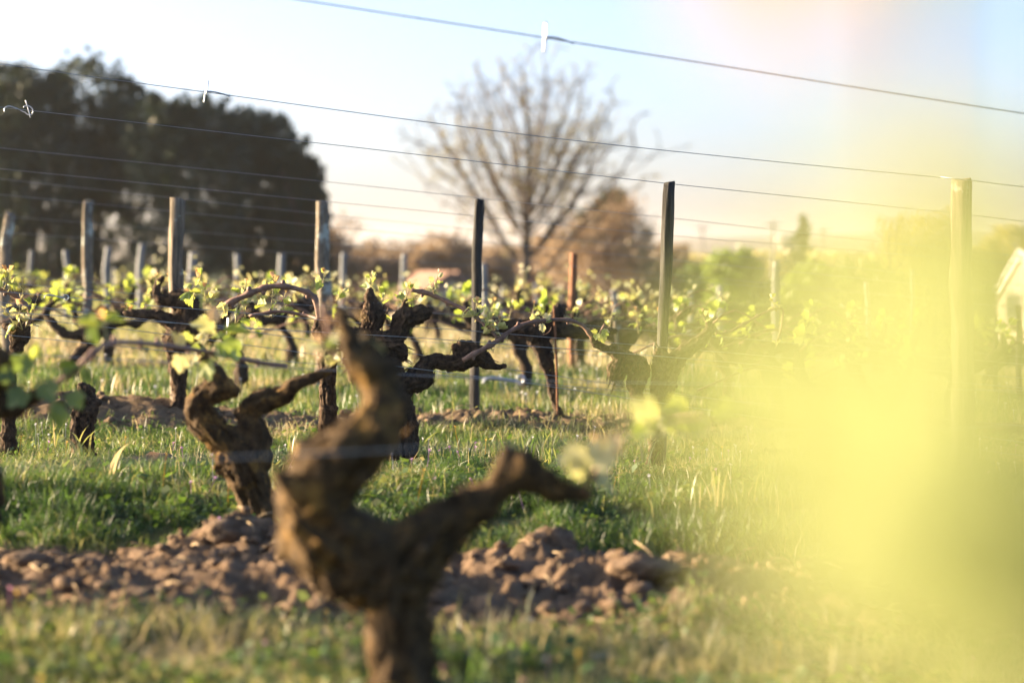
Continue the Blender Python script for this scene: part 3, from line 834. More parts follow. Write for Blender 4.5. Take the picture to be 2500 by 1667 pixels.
# ---- vines of the rows farther back: a few kinds, then copies
def proto_vine(seed, arms, h):
    rnd = random.Random(seed)
    t = thing("grape_vine", "x", "vine", (0, 0, 0))
    lean = rnd.uniform(-.08, .08)
    top = (lean, 0, h * 0.58)
    chs = [[(0, 0, -.06, .045), (rnd.uniform(-.04, .04), 0, h * .25, .030), (lean * .8, 0, h * .45, .032), (*top, .046)]]
    tips = []
    for a in arms:
        l = rnd.uniform(.14, .30)
        e = (lean + math.cos(a) * l, math.sin(a) * l * .5, h * .62 + rnd.uniform(.05, .2) * h)
        e2 = (e[0] + rnd.uniform(-.05, .05), e[1], e[2] + rnd.uniform(.05, .11))
        chs.append([(*top, .038), ((top[0] + e[0]) / 2, e[1] / 2, h * .6 + rnd.uniform(-.05, .05), .024), (*e, .026), (*e2, .010)])
        tips.append(e2); tips.append(e)
    gnarl("trunk", chs, 0.016, M["bark_far"], t, (0, 0, 0), .2, .1, seed, knobs=2)
    lv = []
    for e in tips:
        if rnd.random() < .8:
            l = rnd.uniform(.2, .5); s = rnd.choice((-1, 1))
            q = crom([e, (e[0] + s * l * .4, e[1], e[2] + .06), (e[0] + s * l, e[1] + .02, e[2] - .03)], .05)
            MB().tube(q, .005, 5).build("cane", M["cane"], t); lv += [tuple(x) for x in q[1::4]]
        lv.append(e)
    V = []; Fc = []
    k = 0
    for e in lv:
        hh = rnd.uniform(.03, .13)
        for j in range(rnd.randint(2, 6)):
            c = np.array(e) + np.array([rnd.gauss(0, .016), rnd.gauss(0, .016), rnd.uniform(0, hh)])
            s = rnd.uniform(.010, .027)
            a = RNG.normal(size=3); a /= np.linalg.norm(a); b = np.cross(a, RNG.normal(size=3)); b /= np.linalg.norm(b)
            cc = np.cross(a, b) * .4
            for (qa, qb, qc) in ((-1, 0, 0), (-.5, .75, .7), (.15, .55, .5), (.35, 1.0, .9), (1.1, 0, 0), (.35, -1.0, .9), (.15, -.55, .5), (-.5, -.75, .7)):
                V.append(c + a * s * qa + b * s * qb + cc * s * qc)
            Fc += [(k, k + 4, k + 3, k + 2), (k, k + 2, k + 1), (k, k + 6, k + 5, k + 4), (k, k + 7, k + 6)]; k += 8
    new_mesh("foliage", V, Fc, M[rnd.choice(("leaf", "leaf_pale"))], t)
    return t

def copy_thing(r, loc, rz, scale, label, group):
    c = r.copy(); COL.objects.link(c); c.location = loc; c.rotation_euler = (0, 0, rz); c.scale = (scale,) * 3
    c["label"] = label; c["group"] = group
    for ch in r.children:
        d = ch.copy(); COL.objects.link(d); d.parent = c
    return c

protos = [proto_vine(3, (0.6, 2.5), .50), proto_vine(8, (-.2, 1.2, 3.3), .52), proto_vine(15, (.5, 3.0, 2.0), .46), proto_vine(23, (3.0, .9), .54), proto_vine(29, (0.4, 2.2), .44)]
used = set()
def place_vine(k, u, Y, s, label, group):
    b = base_at(u, Y)
    rz = random.uniform(-.35, .35)
    if k not in used:
        used.add(k); o = protos[k]; o.location = b; o.rotation_euler = (0, 0, rz); o.scale = (s,) * 3
        o["label"] = label; o["group"] = group
        return o
    return copy_thing(protos[k], b, rz, s, label, group)
place_vine(0, 1283, 12.2, 1.0, "dark vine with a bent trunk standing just left of the rusty stake", "vines of the fifth row")
place_vine(1, 575, 12.2, 1.0, "dark slim vine behind the long bare cane, left of the centre", "vines of the fifth row")
place_vine(2, 190, 12.2, 1.0, "dark vine behind the stump and the flat green leaf", "vines of the fifth row")
place_vine(3, 1500, 12.2, .95, "vine behind the burr vine, beside the short leaning stick", "vines of the fifth row")
place_vine(4, 870, 12.2, .95, "vine mostly hidden behind the centre vine's horns", "vines of the fifth row")
place_vine(1, 700, 14.3, 1.0, "dark forked vine under the arched brown cane, in the sixth row", "vines of the sixth row")
place_vine(0, 265, 14.3, 1.0, "small dark vine between the two leaning left posts, in the sixth row", "vines of the sixth row")
lab = {16.4: "dark old vine in the seventh row under the pale leaf tips", 18.5: "dark old vine in the eighth row under the pale leaf tips", 20.6: "small distant vine in the ninth row", 22.7: "small distant vine in the tenth row", 24.8: "tiny distant vine in the eleventh row", 27: "tiny far vine in the row before the trees", 30: "tiny far vine in the last row of the vineyard"}
for Yr, L in lab.items():
    half = 1330 * Yr / F
    x = -half + random.uniform(0, .6)
    while x < half:
        u = 1250 + x * F / Yr
        if u < 2450:
            place_vine(random.randrange(5), u, Yr + random.uniform(-.1, .1), random.uniform(.85, 1.05), L, "vines at %d m" % Yr)
        x += random.uniform(.95, 1.4)
for Yr, us in ((14.3, (20, 1010, 1150, 1420, 1640, 1880, 2200)), (12.2, (1780, 2100)), (10.1, (1900, 2330)), (8.1, (2150,))):
    for i, u in enumerate(us):
        place_vine(random.randrange(5), u, Yr + random.uniform(-.1, .1), random.uniform(.85, 1.0),
                   {14.3: "dark vine of the sixth row between nearer vines", 12.2: "vine of the fifth row blurred behind the yellow-green veil", 10.1: "vine of the fourth row blurred behind the yellow-green veil", 8.1: "vine of the third row dissolved behind the yellow-green veil"}[Yr] + ("" if len(us) == 1 else ", " + ["first", "second", "third", "fourth", "fifth", "sixth", "seventh", "eighth"][i] + " from the left"), "veiled vines at %d m" % Yr)

# ================================================================== POSTS
G = "wooden posts of the trellis"
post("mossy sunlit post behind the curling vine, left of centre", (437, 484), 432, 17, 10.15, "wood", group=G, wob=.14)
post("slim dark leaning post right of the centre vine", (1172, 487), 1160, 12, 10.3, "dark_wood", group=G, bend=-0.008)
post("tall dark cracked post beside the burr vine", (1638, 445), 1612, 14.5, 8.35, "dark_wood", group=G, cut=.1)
post("thick chamfer-topped post at the right, washed out by the yellow veil", (2350, 441), 2345, 27, 8.2, "wood", group=G)
post("thin post near the left edge, brown on its sunny side", (23, 521), 15, 13, 14.2, "lichen_wood", group=G)
post("slender split post in front of the dark trees, left of the mossy one", (218, 491), 212, 12, 14.3, "lichen_wood", group=G)
post("leaning post spotted with pale lichen against the right end of the dark trees", (787, 491), 772, 17, 12.3, "lichen_wood", group=G, bend=.01, wob=.15)
post("rust-orange metal post left of the leaning blue-grey one", (1400, 618), 1398, 9, 14.4, "rust", group="metal posts of the trellis", sides=4, wob=.02)
post("leaning blue-grey post right of the rusty post", (1497, 707), 1512, 8, 17, "grey_post", group=G)
post("blue-grey post standing far behind the veiled cane at the right", (1895, 640), 1902, 9, 18, "grey_post", group=G)
far_posts = [(75, 612, 5, 22), (160, 612, 7, 22), (262, 604, 8, 22), (345, 596, 9, 21), (470, 617, 10, 20), (578, 620, 7, 24), (690, 620, 9, 22), (840, 618, 7, 22), (985, 620, 7, 22),
             (1184, 645, 9, 19), (1226, 700, 6, 24), (1370, 700, 5, 26), (590, 688, 5, 26), (278, 655, 5, 27), (2120, 690, 7, 20), (2235, 660, 6, 22), (5, 615, 6, 22), (1690, 712, 6, 24), (1760, 700, 8, 22), (1310, 690, 5, 26)]
ORD = ['first', 'second', 'third', 'fourth', 'fifth', 'sixth', 'seventh', 'eighth', 'ninth', 'tenth', 'eleventh', 'twelfth']
far_posts.sort()
seen_ = {}
for i, (u, v, w, Yp) in enumerate(far_posts):
    lb = "small blurred grey post in front of the dark trees" if u < 700 else ("small blurred blue-grey post before the brown undergrowth" if u < 1500 else "small pale post blurred behind the yellow veil")
    seen_[lb] = seen_.get(lb, 0) + 1; lb += ", " + ORD[seen_[lb] - 1] + " from the left"
    gp = "far posts by the dark trees" if u < 700 else ("far posts by the brown undergrowth" if u < 1500 else "far posts in the veil")
    post(lb, (u, v), u + random.uniform(-6, 6), w, Yp, "grey_post", group=gp, sides=7, wob=.05)
post("thin rusty stake tied to the broad-armed vine", (1352, 745), 1362, 3.2, 10.05, "rust", "stake", "vine_stake", sides=6, wob=.03)
post("short leaning pinkish stick behind the burr vine", (1502, 785), 1512, 6, 12.0, "wood", "stick", "wooden_stick", sides=6)
post("brown split stick with pale edge against the tall dark post", (1598, 835), 1585, 3, 8.3, "wood", "stick", "wooden_stick", sides=6)

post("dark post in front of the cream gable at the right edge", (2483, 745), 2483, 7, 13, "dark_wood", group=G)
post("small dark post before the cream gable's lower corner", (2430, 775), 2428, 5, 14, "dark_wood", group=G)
# vines added out of view on the sunny side so their shadows rake across the strip
for i, (x, Yv) in enumerate(((-3.2, 6.1), (-2.4, 5.0), (-2.6, 8.1), (-3.7, 8.2))):
    c = copy_thing(protos[i % 5], (x, Yv, gz(x, Yv)), i * .7, 1.05, "old vine added out of view on the sunny side to cast shadows on the ground", "vines beyond the left edge")
# ================================================================== WIRES
def wire(label, pts, Y0, Y1, r=0.0013, mat="wire"):
    us = [p[0] for p in pts]
    u0, u1 = us[0], us[-1]
    pts = list(pts)
    def ext(a, b, uu):
        s = (b[1] - a[1]) / (b[0] - a[0]); return (uu, a[1] + s * (uu - a[0]))
    pts = [ext(pts[0], pts[1], -2600)] + pts + [ext(pts[-2], pts[-1], 5000)]
    if pts[1][0] - pts[0][0] < 30: pts.pop(1)
    w = []
    for u, v in pts:
        yy = Y0 + (Y1 - Y0) * min(max(u, -300), 2800) / 2500
        w.append(tuple(P(u, v, yy)))
    c = crom(w, 0.08)
    c[:, 2] += 0.0008 *  fbm(c * 3, 2, 9)
    org = Vector(c[0])
    v, f = tube(c - np.array(org), r, 6)
    o = new_mesh("trellis_wire", v, f, M[mat]); o.location = org
    tag(o, label, "wire", "wires of the trellis")
    return lambda u: (P(u, float(np.interp(u, [p[0] for p in pts], [p[1] for p in pts])), Y0 + (Y1 - Y0) * u / 2500))
w1 = wire("topmost soft-focus wire crossing the upper right sky", [(730, 0), (1330, 93), (1900, 184), (2500, 277)], 5.5, 6.3, .0017)
w2 = wire("sharp wire crossing the sky from the upper left edge to the thick post's top", [(0, 157), (505, 226), (1250, 325), (1780, 384), (2340, 438), (2500, 457)], 7.6, 8.15)
w3 = wire("wire passing over the top of the tall dark post", [(0, 262), (780, 350), (1250, 404), (1640, 449), (2340, 522), (2500, 541)], 8.0, 8.6)
w4 = wire("thin wire crossing the middle of the dark trees", [(0, 361), (771, 441), (1170, 484), (1649, 534), (2100, 585), (2500, 628)], 10.0, 10.3)
wire("faint wire fourth from the top over the dark trees", [(0, 412), (780, 490), (1660, 577), (1890, 595), (2300, 630)], 10.2, 10.4)
wire("faint wire fifth from the top over the dark trees", [(0, 437), (780, 522), (1300, 575)], 12.2, 12.5)
wire("very faint wire touching the tops of the mossy posts", [(0, 475), (780, 551), (1300, 602)], 12.3, 12.6)
wire("very faint wire below the tops of the mossy posts", [(0, 527), (780, 592), (1300, 640)], 14.2, 14.5)
wire("very faint wire across the shafts of the far posts", [(0, 567), (780, 622), (1300, 660)], 14.3, 14.6)
w5 = wire("low sharp wire rising left behind the nearest vine's leaves", [(0, 761), (482, 792), (565, 799), (790, 811), (1150, 834), (1711, 878), (2100, 912)], 8.0, 8.0)
w6 = wire("low dark wire crossing the trunk of the centre vine", [(0, 770), (350, 809), (740, 861), (913, 887), (1250, 930), (1650, 989), (2000, 1040)], 8.0, 8.0)
wire("low wire running under the round burr", [(0, 738), (605, 809), (755, 831), (964, 857), (1234, 900), (1533, 943), (1900, 995)], 8.2, 8.2)
w7 = wire("low wire through the two horns of the centre vine", [(0, 712), (200, 729), (379, 747), (513, 757), (860, 787), (1178, 810), (1600, 846), (2000, 880)], 8.25, 8.25)
wire("fainter low wire just above the soil-side canes on the left", [(0, 816), (206, 837), (420, 858), (900, 900)], 8.3, 8.9)
wire("faint low wire in the row behind, level with the horns", [(0, 690), (400, 722), (860, 752), (1250, 778), (1700, 818)], 10.1, 10.1)
wire("faint low wire in the row behind, below the burr vine's cane", [(0, 745), (600, 800), (1250, 850), (1700, 890)], 10.1, 10.1)
wire("faintest low wire between the far vines", [(0, 672), (700, 725), (1250, 760), (1700, 800)], 12.2, 12.2)
w8 = wire("soft pale low wire carrying the thick white hook", [(0, 862), (700, 898), (1225, 926), (1750, 938), (2100, 945)], 5.7, 5.7)
wire("blurred dark wire passing right in front of the nearest vine", [(0, 1140), (550, 1117), (990, 1097), (1500, 1075)], 3.45, 3.45)

def clip(label, wf, u, u2, hgt, shape, r=0.0021, tilt=0.0, Yoff=-0.006):
    """Bent galvanised wire clip that hangs on a trellis wire between u and u2."""
    a = wf(u); b = wf(u2); a.y += Yoff; b.y += Yoff
    d = b - a; L = d.length; d.normalize(); up = Vector((tilt, 0, 1)).normalized(); fr = Vector((0, -1, 0))
    h = m_(hgt, a.y)
    mb = MB(); R = r
    if shape == "pin":        # hairpin standing on the wire with a long arm along it
        pts = [a - up * h * .48 - d * .002, a - d * .001, a + up * h * .46, a + up * h * .5 + d * .002, a + up * h * .44 + d * .004 + fr * .003, a + d * .003 + fr * .004, a - up * h * .1 + d * .004 + fr * .002]
        mb.tube(crom([tuple(p) for p in pts], .003), R, 8)
        pts = [a + up * h * .02 + d * .002, a + d * L * .3 + up * h * .06, a + d * L * .62 + up * h * .03, a + d * L * .9 - up * h * .02, b - up * h * .05]
        mb.tube(crom([tuple(p) for p in pts], .004), R * .95, 8)
    else:                     # open hook with an eye at one end
        ring = [a + (d * math.cos(t) + up * math.sin(t)) * h * .28 + fr * .002 * t for t in np.linspace(-2.6, 2.6, 14)]
        pts = ring[::-1] + [a - d * h * .35 - up * h * .12, a - d * L * .4, a - d * L * .75 + up * h * .12, a - d * L * .95 - up * h * .02, a - d * L - up * h * .3]
        mb.tube(crom([tuple(p) for p in pts], .003), R, 8)
        if shape == "hook_pin":
            pts = [a + up * h * .6 - d * .004, a + up * h * .1, a - up * h * .45 + d * .003]
            mb.tube(crom([tuple(p) for p in pts], .004), R * .9, 8)
    o = mb.build("wire_clip", M["steel"], None, a); o.location = a
    tag(o, label, "clip", "galvanised wire clips")
clip("pale wire clip on the topmost soft-focus wire", w1, 1330, 1400, 72, "pin", .0023)
clip("wire clip on the sharp wire in front of the dark trees' crowns", w2, 503, 562, 54, "pin", .0022, .12)
clip("curled wire clip near the left edge, on the wire below the sharp one", w3, 70, 130, 40, "hook_pin", .0021, -.15)
clip("looped wire clip on the low wire beside the left-edge leaves", w7, 162, 215, 22, "hook", .002)
clip("wire clip poking up behind the blurred leaves, left of the nearest vine", w5, 556, 615, 44, "pin", .0021)
clip("thick blurred white hook right of the centre vine", w8, 1270, 1360, 34, "hook", .0036)

# ================================================================== BACKGROUND
def leaf_cloud(name, blobs, n, size, mat, parent, org, clump=24, holes=(), seed=0, flat=1.0, csd=0.085):
    """Crown of many leaf-sized faces set in clumps. blobs: (x, y, z, rx, ry, rz, share)."""
    g = np.random.default_rng(seed)
    B = np.array(blobs, float); w = B[:, 6] / B[:, 6].sum()
    nc = max(6, n // clump)
    bi = g.choice(len(B), nc, p=w)
    d = g.normal(size=(nc, 3)); d /= np.linalg.norm(d, axis=1)[:, None]
    rad_ = 0.55 + 0.45 * g.random(nc) ** 0.5
    bump_ = 1 + 0.22 * fbm(d * 2.2 + bi[:, None] * 7.7, 3, seed + 3)
    cc = B[bi, :3] + d * (rad_ * bump_)[:, None] * B[bi, 3:6]
    k = np.repeat(np.arange(nc), clump)
    s0 = B[bi, 3:6].min(1)[k] * csd
    p = cc[k] + g.normal(size=(len(k), 3)) * s0[:, None] * np.array([1, 1, flat])
    for (hx, hz, hr) in holes:
        p = p[((p[:, 0] - hx) ** 2 + (p[:, 2] - hz) ** 2) > (hr * (1 + 0.5 * vnoise(p * 3.1, 4))) ** 2]
    N = len(p)
    a = g.normal(size=(N, 3)); a /= np.linalg.norm(a, axis=1)[:, None]
    b = np.cross(a, g.normal(size=(N, 3))); b /= np.linalg.norm(b, axis=1)[:, None] + 1e-9
    s = size * (0.6 + 0.8 * g.random(N))[:, None]
    V = np.stack([p - a * s, p + b * s * .62, p + a * s, p - b * s * .62], 1).reshape(-1, 3)
    i = np.arange(N)[:, None] * 4
    f = np.hstack([i, i + 1, i + 2, i + 3]).astype(np.int32)
    return new_mesh(name, V, f, mat, parent, False, org=org)

M["oak_leaf"] = leafmat("evergreen_oak_leaf", (0.022, 0.040, 0.022), (0.056, 0.080, 0.040), (0.025, 0.04, 0.01), (0.06, 0.07, 0.02), 0.22, gloss=0.05, scale=1.2)
M["twig"] = surf("twigs", (0.10, 0.075, 0.055), (0.22, 0.16, 0.11), 8, 0.95, 0, 0)
M["trunkm"] = surf("tree_bark", (0.055, 0.043, 0.034), (0.13, 0.10, 0.075), 6, 0.95, 0.4, 0.03)
M["brown_leaf"] = leafmat("dry_brown_leaf", (0.17, 0.125, 0.08), (0.33, 0.25, 0.165), (0.20, 0.135, 0.07), (0.34, 0.235, 0.125), 0.4, scale=.6)
M["bud_leaf"] = leafmat("opening_buds", (0.28, 0.25, 0.11), (0.40, 0.36, 0.18), (0.34, 0.28, 0.09), (0.44, 0.37, 0.14), 0.4, scale=.6)
M["lime_leaf"] = leafmat("lime_leaf", (0.16, 0.24, 0.06), (0.30, 0.36, 0.10), (0.22, 0.34, 0.05), (0.36, 0.42, 0.09), 0.4, scale=.6)
M["green_leaf"] = leafmat("green_bush_leaf", (0.07, 0.12, 0.03), (0.15, 0.19, 0.06), (0.10, 0.16, 0.03), (0.18, 0.22, 0.05), 0.4, scale=.6)
M["needle"] = leafmat("conifer_needles", (0.035, 0.055, 0.03), (0.09, 0.11, 0.05), (0.03, 0.05, 0.015), (0.06, 0.07, 0.02), 0.25, scale=.8)
M["gold_leaf"] = leafmat("golden_leaf", (0.28, 0.24, 0.08), (0.40, 0.33, 0.13), (0.36, 0.30, 0.06), (0.48, 0.38, 0.10), 0.45, scale=.6)

def blob(u, v, Y, ru, rv, share=1.0, ry=None):
    p = P(u, v, Y)
    return (p.x, p.y, p.z, m_(ru, Y), ry if ry else m_(ru, Y) * .9, m_(rv, Y), share)

def tree_base(u, Y):
    return base_at(u, Y)

# the dark evergreen trees on the left
def evergreen(label, u, Y, blobs, n, seed, holes=()):
    b = tree_base(u, Y)
    t = thing("evergreen_tree", label, "tree", b, "dark evergreen trees behind the vineyard")
    mb = MB(); rnd = random.Random(seed)
    top = P(u, 420, Y)
    for k in range(3):
        q = crom([(b.x + rnd.uniform(-.25, .25), Y, b.z - .2), (b.x + rnd.uniform(-.4, .4), Y + rnd.uniform(-.4, .4), (b.z * 2 + top.z) / 3), (b.x + rnd.uniform(-.9, .9), Y + rnd.uniform(-.6, .6), top.z)], .3)
        mb.tube(q, np.linspace(.13, .03, len(q)), 7)
    mb.build("trunk", M["trunkm"], t, b)
    hs = [(P(hu, hv, Y).x, P(hu, hv, Y).z, m_(hr * .62, Y)) for hu, hv, hr in holes]
    bl_ = [blob(bu, bv, Y + dy, ru, rv, sh) for bu, bv, dy, ru, rv, sh in blobs]
    for bu, bv, dy, ru, rv, sh in blobs:
        for k in range(9):                     # shoots standing out of the rounded masses
            a = rnd.uniform(-.4, 3.5); q_ = rnd.uniform(.88, 1.06); z_ = rnd.uniform(.10, .26)
            bl_.append(blob(bu + ru * q_ * math.cos(a), bv - rv * q_ * math.sin(a), Y + dy + rnd.uniform(-.8, .4), ru * z_, rv * z_ * 1.2, sh * .045))
    leaf_cloud("crown", bl_, int(n * 1.7), .062, M["oak_leaf"], t, b, 16, hs, seed, csd=.08)
    return t
H = [(280, 530, 20), (312, 560, 12), (375, 425, 12), (395, 460, 8), (95, 500, 16), (80, 535, 12), (185, 520, 10), (230, 405, 7), (155, 300, 6), (130, 345, 6), (345, 485, 10), (318, 465, 9), (365, 570, 8), (35, 540, 9), (210, 375, 6), (640, 375, 5), (690, 575, 6), (405, 475, 6), (140, 555, 8)]
evergreen("dark evergreen tree cut off by the left edge", -60, 61, [(-110, 340, 0, 170, 190, 1), (-60, 560, 0, 140, 120, .7), (10, 270, 1, 90, 110, .5)], 15000, 1, H)
evergreen("dark evergreen tree with the brownish top nearest the left edge", 110, 60, [(70, 300, 0, 110, 140, 1), (120, 430, 0, 130, 140, 1), (110, 600, 0, 130, 90, .8), (40, 480, 0, 80, 120, .5)], 17000, 2, H)
evergreen("tallest dark evergreen tree, its rounded top above the clip wire", 240, 62, [(215, 260, 0, 115, 112, 1), (260, 380, 0, 140, 130, 1), (330, 310, 0, 100, 100, .7), (250, 590, 0, 120, 90, .8), (300, 450, 0, 120, 90, .9), (210, 430, 0, 90, 90, .7)], 17000, 3, H)
evergreen("dark evergreen tree behind the mossy post, with a domed top", 470, 59, [(480, 330, 0, 95, 95, .9), (395, 330, 0, 95, 90, .8), (420, 400, 0, 110, 120, .9), (500, 450, 0, 120, 130, 1), (450, 600, 0, 120, 90, .9)], 17000, 4, H)
evergreen("dark evergreen tree with spiky top right of the domed one", 630, 61, [(610, 360, 0, 85, 95, .9), (650, 360, 0, 75, 80, .7), (630, 480, 0, 110, 120, 1), (620, 610, 0, 110, 90, .9)], 16000, 5, H)
evergreen("dark evergreen tree at the right end of the dark group", 735, 60, [(700, 400, 0, 60, 80, .7), (735, 460, 0, 55, 80, .7), (745, 540, 0, 60, 90, .9), (745, 640, 0, 60, 75, .9), (765, 480, 0, 30, 90, .5), (772, 600, 0, 32, 90, .6), (690, 540, 0, 70, 120, .7)], 14000, 6, H)

# the big bare tree: branches grown towards points spread through its crown
def bare_tree(label, u, Y, vbase, crown, n_attr, seed, step, r0, mat, leaf_n, leaf_size, leaf_m, group=None, name="bare_tree", iters=170, share=.1):
    g = np.random.default_rng(seed)
    b = tree_base(u, Y)
    t = thing(name, label, "tree", b, group)
    cu, cv, ru, rv = crown
    c = P(cu, cv, Y); RX, RZ = m_(ru, Y), m_(rv, Y)
    d = g.normal(size=(n_attr, 3)); d /= np.linalg.norm(d, axis=1)[:, None]
    q = d * (g.random(n_attr) ** 0.42)[:, None]
    wz = np.where(q[:, 2] < 0, 1.0 - 0.55 * np.clip(-q[:, 2] - .1, 0, 1), 1.0 - .12 * np.clip(q[:, 2], 0, 1))
    kc = max(8, n_attr // 42); cen = q[:kc]
    q = np.vstack([cen[g.integers(0, kc, n_attr - kc)] + g.normal(size=(n_attr - kc, 3)) * .19, cen]); wz = np.where(q[:, 2] < 0, 1.0 - 0.55 * np.clip(-q[:, 2] - .1, 0, 1), 1.0 - .12 * np.clip(q[:, 2], 0, 1))
    A = np.stack([c.x + q[:, 0] * RX * wz, Y + q[:, 1] * RX * .8 * wz, c.z + q[:, 2] * RZ], 1)
    bb = np.array([b.x, Y, b.z - .2])
    fork = np.array([b.x + .03, Y, P(u, vbase, Y).z])
    nodes = [bb + (fork - bb) * k / 6 for k in range(7)]; par = [-1, 0, 1, 2, 3, 4, 5]
    N = np.array(nodes); parl = list(par)
    best = np.full(n_attr, 1e9); bi = np.zeros(n_attr, int)
    alive = np.ones(n_attr, bool)
    def upd(start):
        D = np.linalg.norm(A[:, None, :] - N[None, start:, :], axis=2)
        j = D.argmin(1); m = D[np.arange(n_attr), j]
        better = m < best
        best[better] = m[better]; bi[better] = j[better] + start
    upd(0)
    infl = 7 * RX
    for it in range(iters):
        act = alive & (best < infl)
        if not act.any(): break
        ids = np.unique(bi[act]); new = []
        for k in ids:
            mm = act & (bi == k)
            v = A[mm] - N[k]; v /= np.linalg.norm(v, axis=1)[:, None]
            dv = v.sum(0) + np.array([0, 0, .10]) * mm.sum() * .3 + g.normal(size=3) * .12 * math.sqrt(mm.sum())
            dv /= np.linalg.norm(dv) + 1e-9
            new.append((N[k] + dv * step, k))
        s = len(N)
        N = np.vstack([N, np.array([x[0] for x in new])]); parl += [x[1] for x in new]
        upd(s)
        alive &= best > step * 1.3
    nn = len(N); parl = np.array(parl)
    kids = [[] for _ in range(nn)]
    for i in range(1, nn): kids[parl[i]].append(i)
    rr = np.zeros(nn)
    e = 2.5; tip = r0 * 0.06
    for i in range(nn - 1, -1, -1):
        rr[i] = tip if not kids[i] else sum(rr[k] ** e for k in kids[i]) ** (1 / e)
    rr *= r0 / rr[0]; rr = np.maximum(rr, tip * .6)
    mbt = MB(); mbb = MB()
    done = set()
    starts = [(0, None)]
    while starts:
        i, pre = starts.pop()
        path = ([pre] if pre is not None else []) + [i]
        while kids[path[-1]]:
            ks = sorted(kids[path[-1]], key=lambda k: -rr[k])
            for k in ks[1:]: starts.append((k, path[-1]))
            path.append(ks[0])
        pts = N[path]
        rad_ = rr[path].copy()
        if pre is not None: rad_[0] = rad_[1]
        if len(path) < 2: continue
        (mbt if pre is None else mbb).tube(pts, rad_, 6 if rad_[0] > r0 * .25 else 3)
    mbt.build("trunk", M[mat], t, b)
    # fine twigs at the ends and along thin branches
    thin = np.where(rr <= max(r0 * .16, np.quantile(rr, .6)))[0]; thin = thin[thin > 7]
    tv = []; tf = []; k = 0; tips = []
    for i in g.choice(thin, min(len(thin), leaf_n // 3), replace=len(thin) < leaf_n // 3):
        pd = N[i] - N[parl[i]]; pd /= np.linalg.norm(pd) + 1e-9
        dd = pd * .8 + g.normal(size=3) * .6 + np.array([0, 0, .35]); dd /= np.linalg.norm(dd)
        L = step * g.uniform(.8, 2.2); w = tip * .55
        e1 = N[i] + dd * L; s = np.cross(dd, [.3, .9, .2]); s /= np.linalg.norm(s); s2 = np.cross(dd, s)
        tv += [N[i] + s * w, N[i] - s * w * .5 + s2 * w * .8, N[i] - s * w * .5 - s2 * w * .8, e1]
        tf += [(k, k + 1, k + 3), (k + 1, k + 2, k + 3), (k + 2, k, k + 3)]; k += 4
        tips.append(e1); tips.append(N[i] + dd * L * .6)
    mbb.add(tv, tf)
    mbb.build("branches", M[mat], t, b)
    tips = np.array(tips)
    p = tips[g.integers(0, len(tips), leaf_n)] + g.normal(size=(leaf_n, 3)) * step * .3
    if share < 1:
        p = p[fbm(p * .9, 3, seed) > .45 - share]
    nL = len(p)
    a = g.normal(size=(nL, 3)); a /= np.linalg.norm(a, axis=1)[:, None]; b2 = np.cross(a, g.normal(size=(nL, 3))); b2 /= np.linalg.norm(b2, axis=1)[:, None]
    s = leaf_size * g.uniform(.6, 1.3, (nL, 1))
    V = np.stack([p - a * s, p + b2 * s * .6, p + a * s, p - b2 * s * .6], 1).reshape(-1, 3)
    i4 = np.arange(nL)[:, None] * 4
    new_mesh("foliage", V, np.hstack([i4, i4 + 1, i4 + 2, i4 + 3]).astype(np.int32), M[leaf_m], t, False, org=b)
    return t
bare_tree("big bare rounded tree with budding twigs behind the slim dark post", 1280, 70, 650, (1297, 372, 268, 240), 3300, 5, .095, .20, "trunkm", 20000, .032, "bud_leaf", share=.30)
bare_tree("small bare tree showing in the yellow veil left of the thick post", 2178, 88, 700, (2178, 600, 90, 70), 300, 9, .14, .07, "twig", 1500, .06, "bud_leaf", group="small bare trees", share=.5)
bare_tree("small pale bare tree at the end of the dark trees, over the brown wood", 838, 92, 680, (838, 575, 55, 55), 160, 12, .14, .05, "twig", 700, .05, "brown_leaf", group="small bare trees", share=.4)
bare_tree("small bare tree low beside the big bare one, on its left", 1040, 96, 700, (1045, 610, 60, 60), 160, 13, .14, .05, "twig", 700, .05, "brown_leaf", group="small bare trees", share=.4)

def bush(name, label, cat, u, Y, blobs, n, size, mat, seed, group=None, clump=20, csd=.12):
    b = tree_base(u, Y)
    t = thing(name, label, cat, b, group)
    mb = MB(); rnd = random.Random(seed); cen = P(blobs[0][0], blobs[0][1], Y)
    for k in range(3):
        q = crom([(b.x + rnd.uniform(-.1, .1), Y, b.z - .2), ((b.x + cen.x) / 2 + rnd.uniform(-.2, .2), Y, (b.z + cen.z) / 2), (cen.x + rnd.uniform(-.4, .4), Y + rnd.uniform(-.3, .3), cen.z)], .3)
        mb.tube(q, np.linspace(.06, .02, len(q)), 5)
    mb.build("trunk", M["trunkm"], t, b)
    leaf_cloud("crown", [blob(x[0], x[1], Y, x[2], x[3], x[4] if len(x) > 4 else 1) for x in blobs], n, size, M[mat], t, b, clump, (), seed, csd=csd)
    return t
bush("brown_tree", "brown leafy tree with a pointed top just right of the big bare tree", "tree", 1480, 75, [(1470, 570, 70, 60, .6), (1510, 520, 50, 55, .35), (1420, 640, 90, 70, .7), (1545, 620, 60, 90, .6), (1400, 590, 60, 50, .4), (1480, 680, 110, 60, .8), (1480, 740, 140, 50, .6), (1570, 700, 60, 60, .4)], 8500, .06, "brown_leaf", 21, csd=.3)
bush("dark_conifer", "dark sparse conifer top showing behind the brown tree", "tree", 1495, 78, [(1495, 495, 40, 30, 1), (1470, 545, 75, 40, 1), (1540, 570, 55, 50, .6)], 2600, .09, "needle", 22, csd=.2)
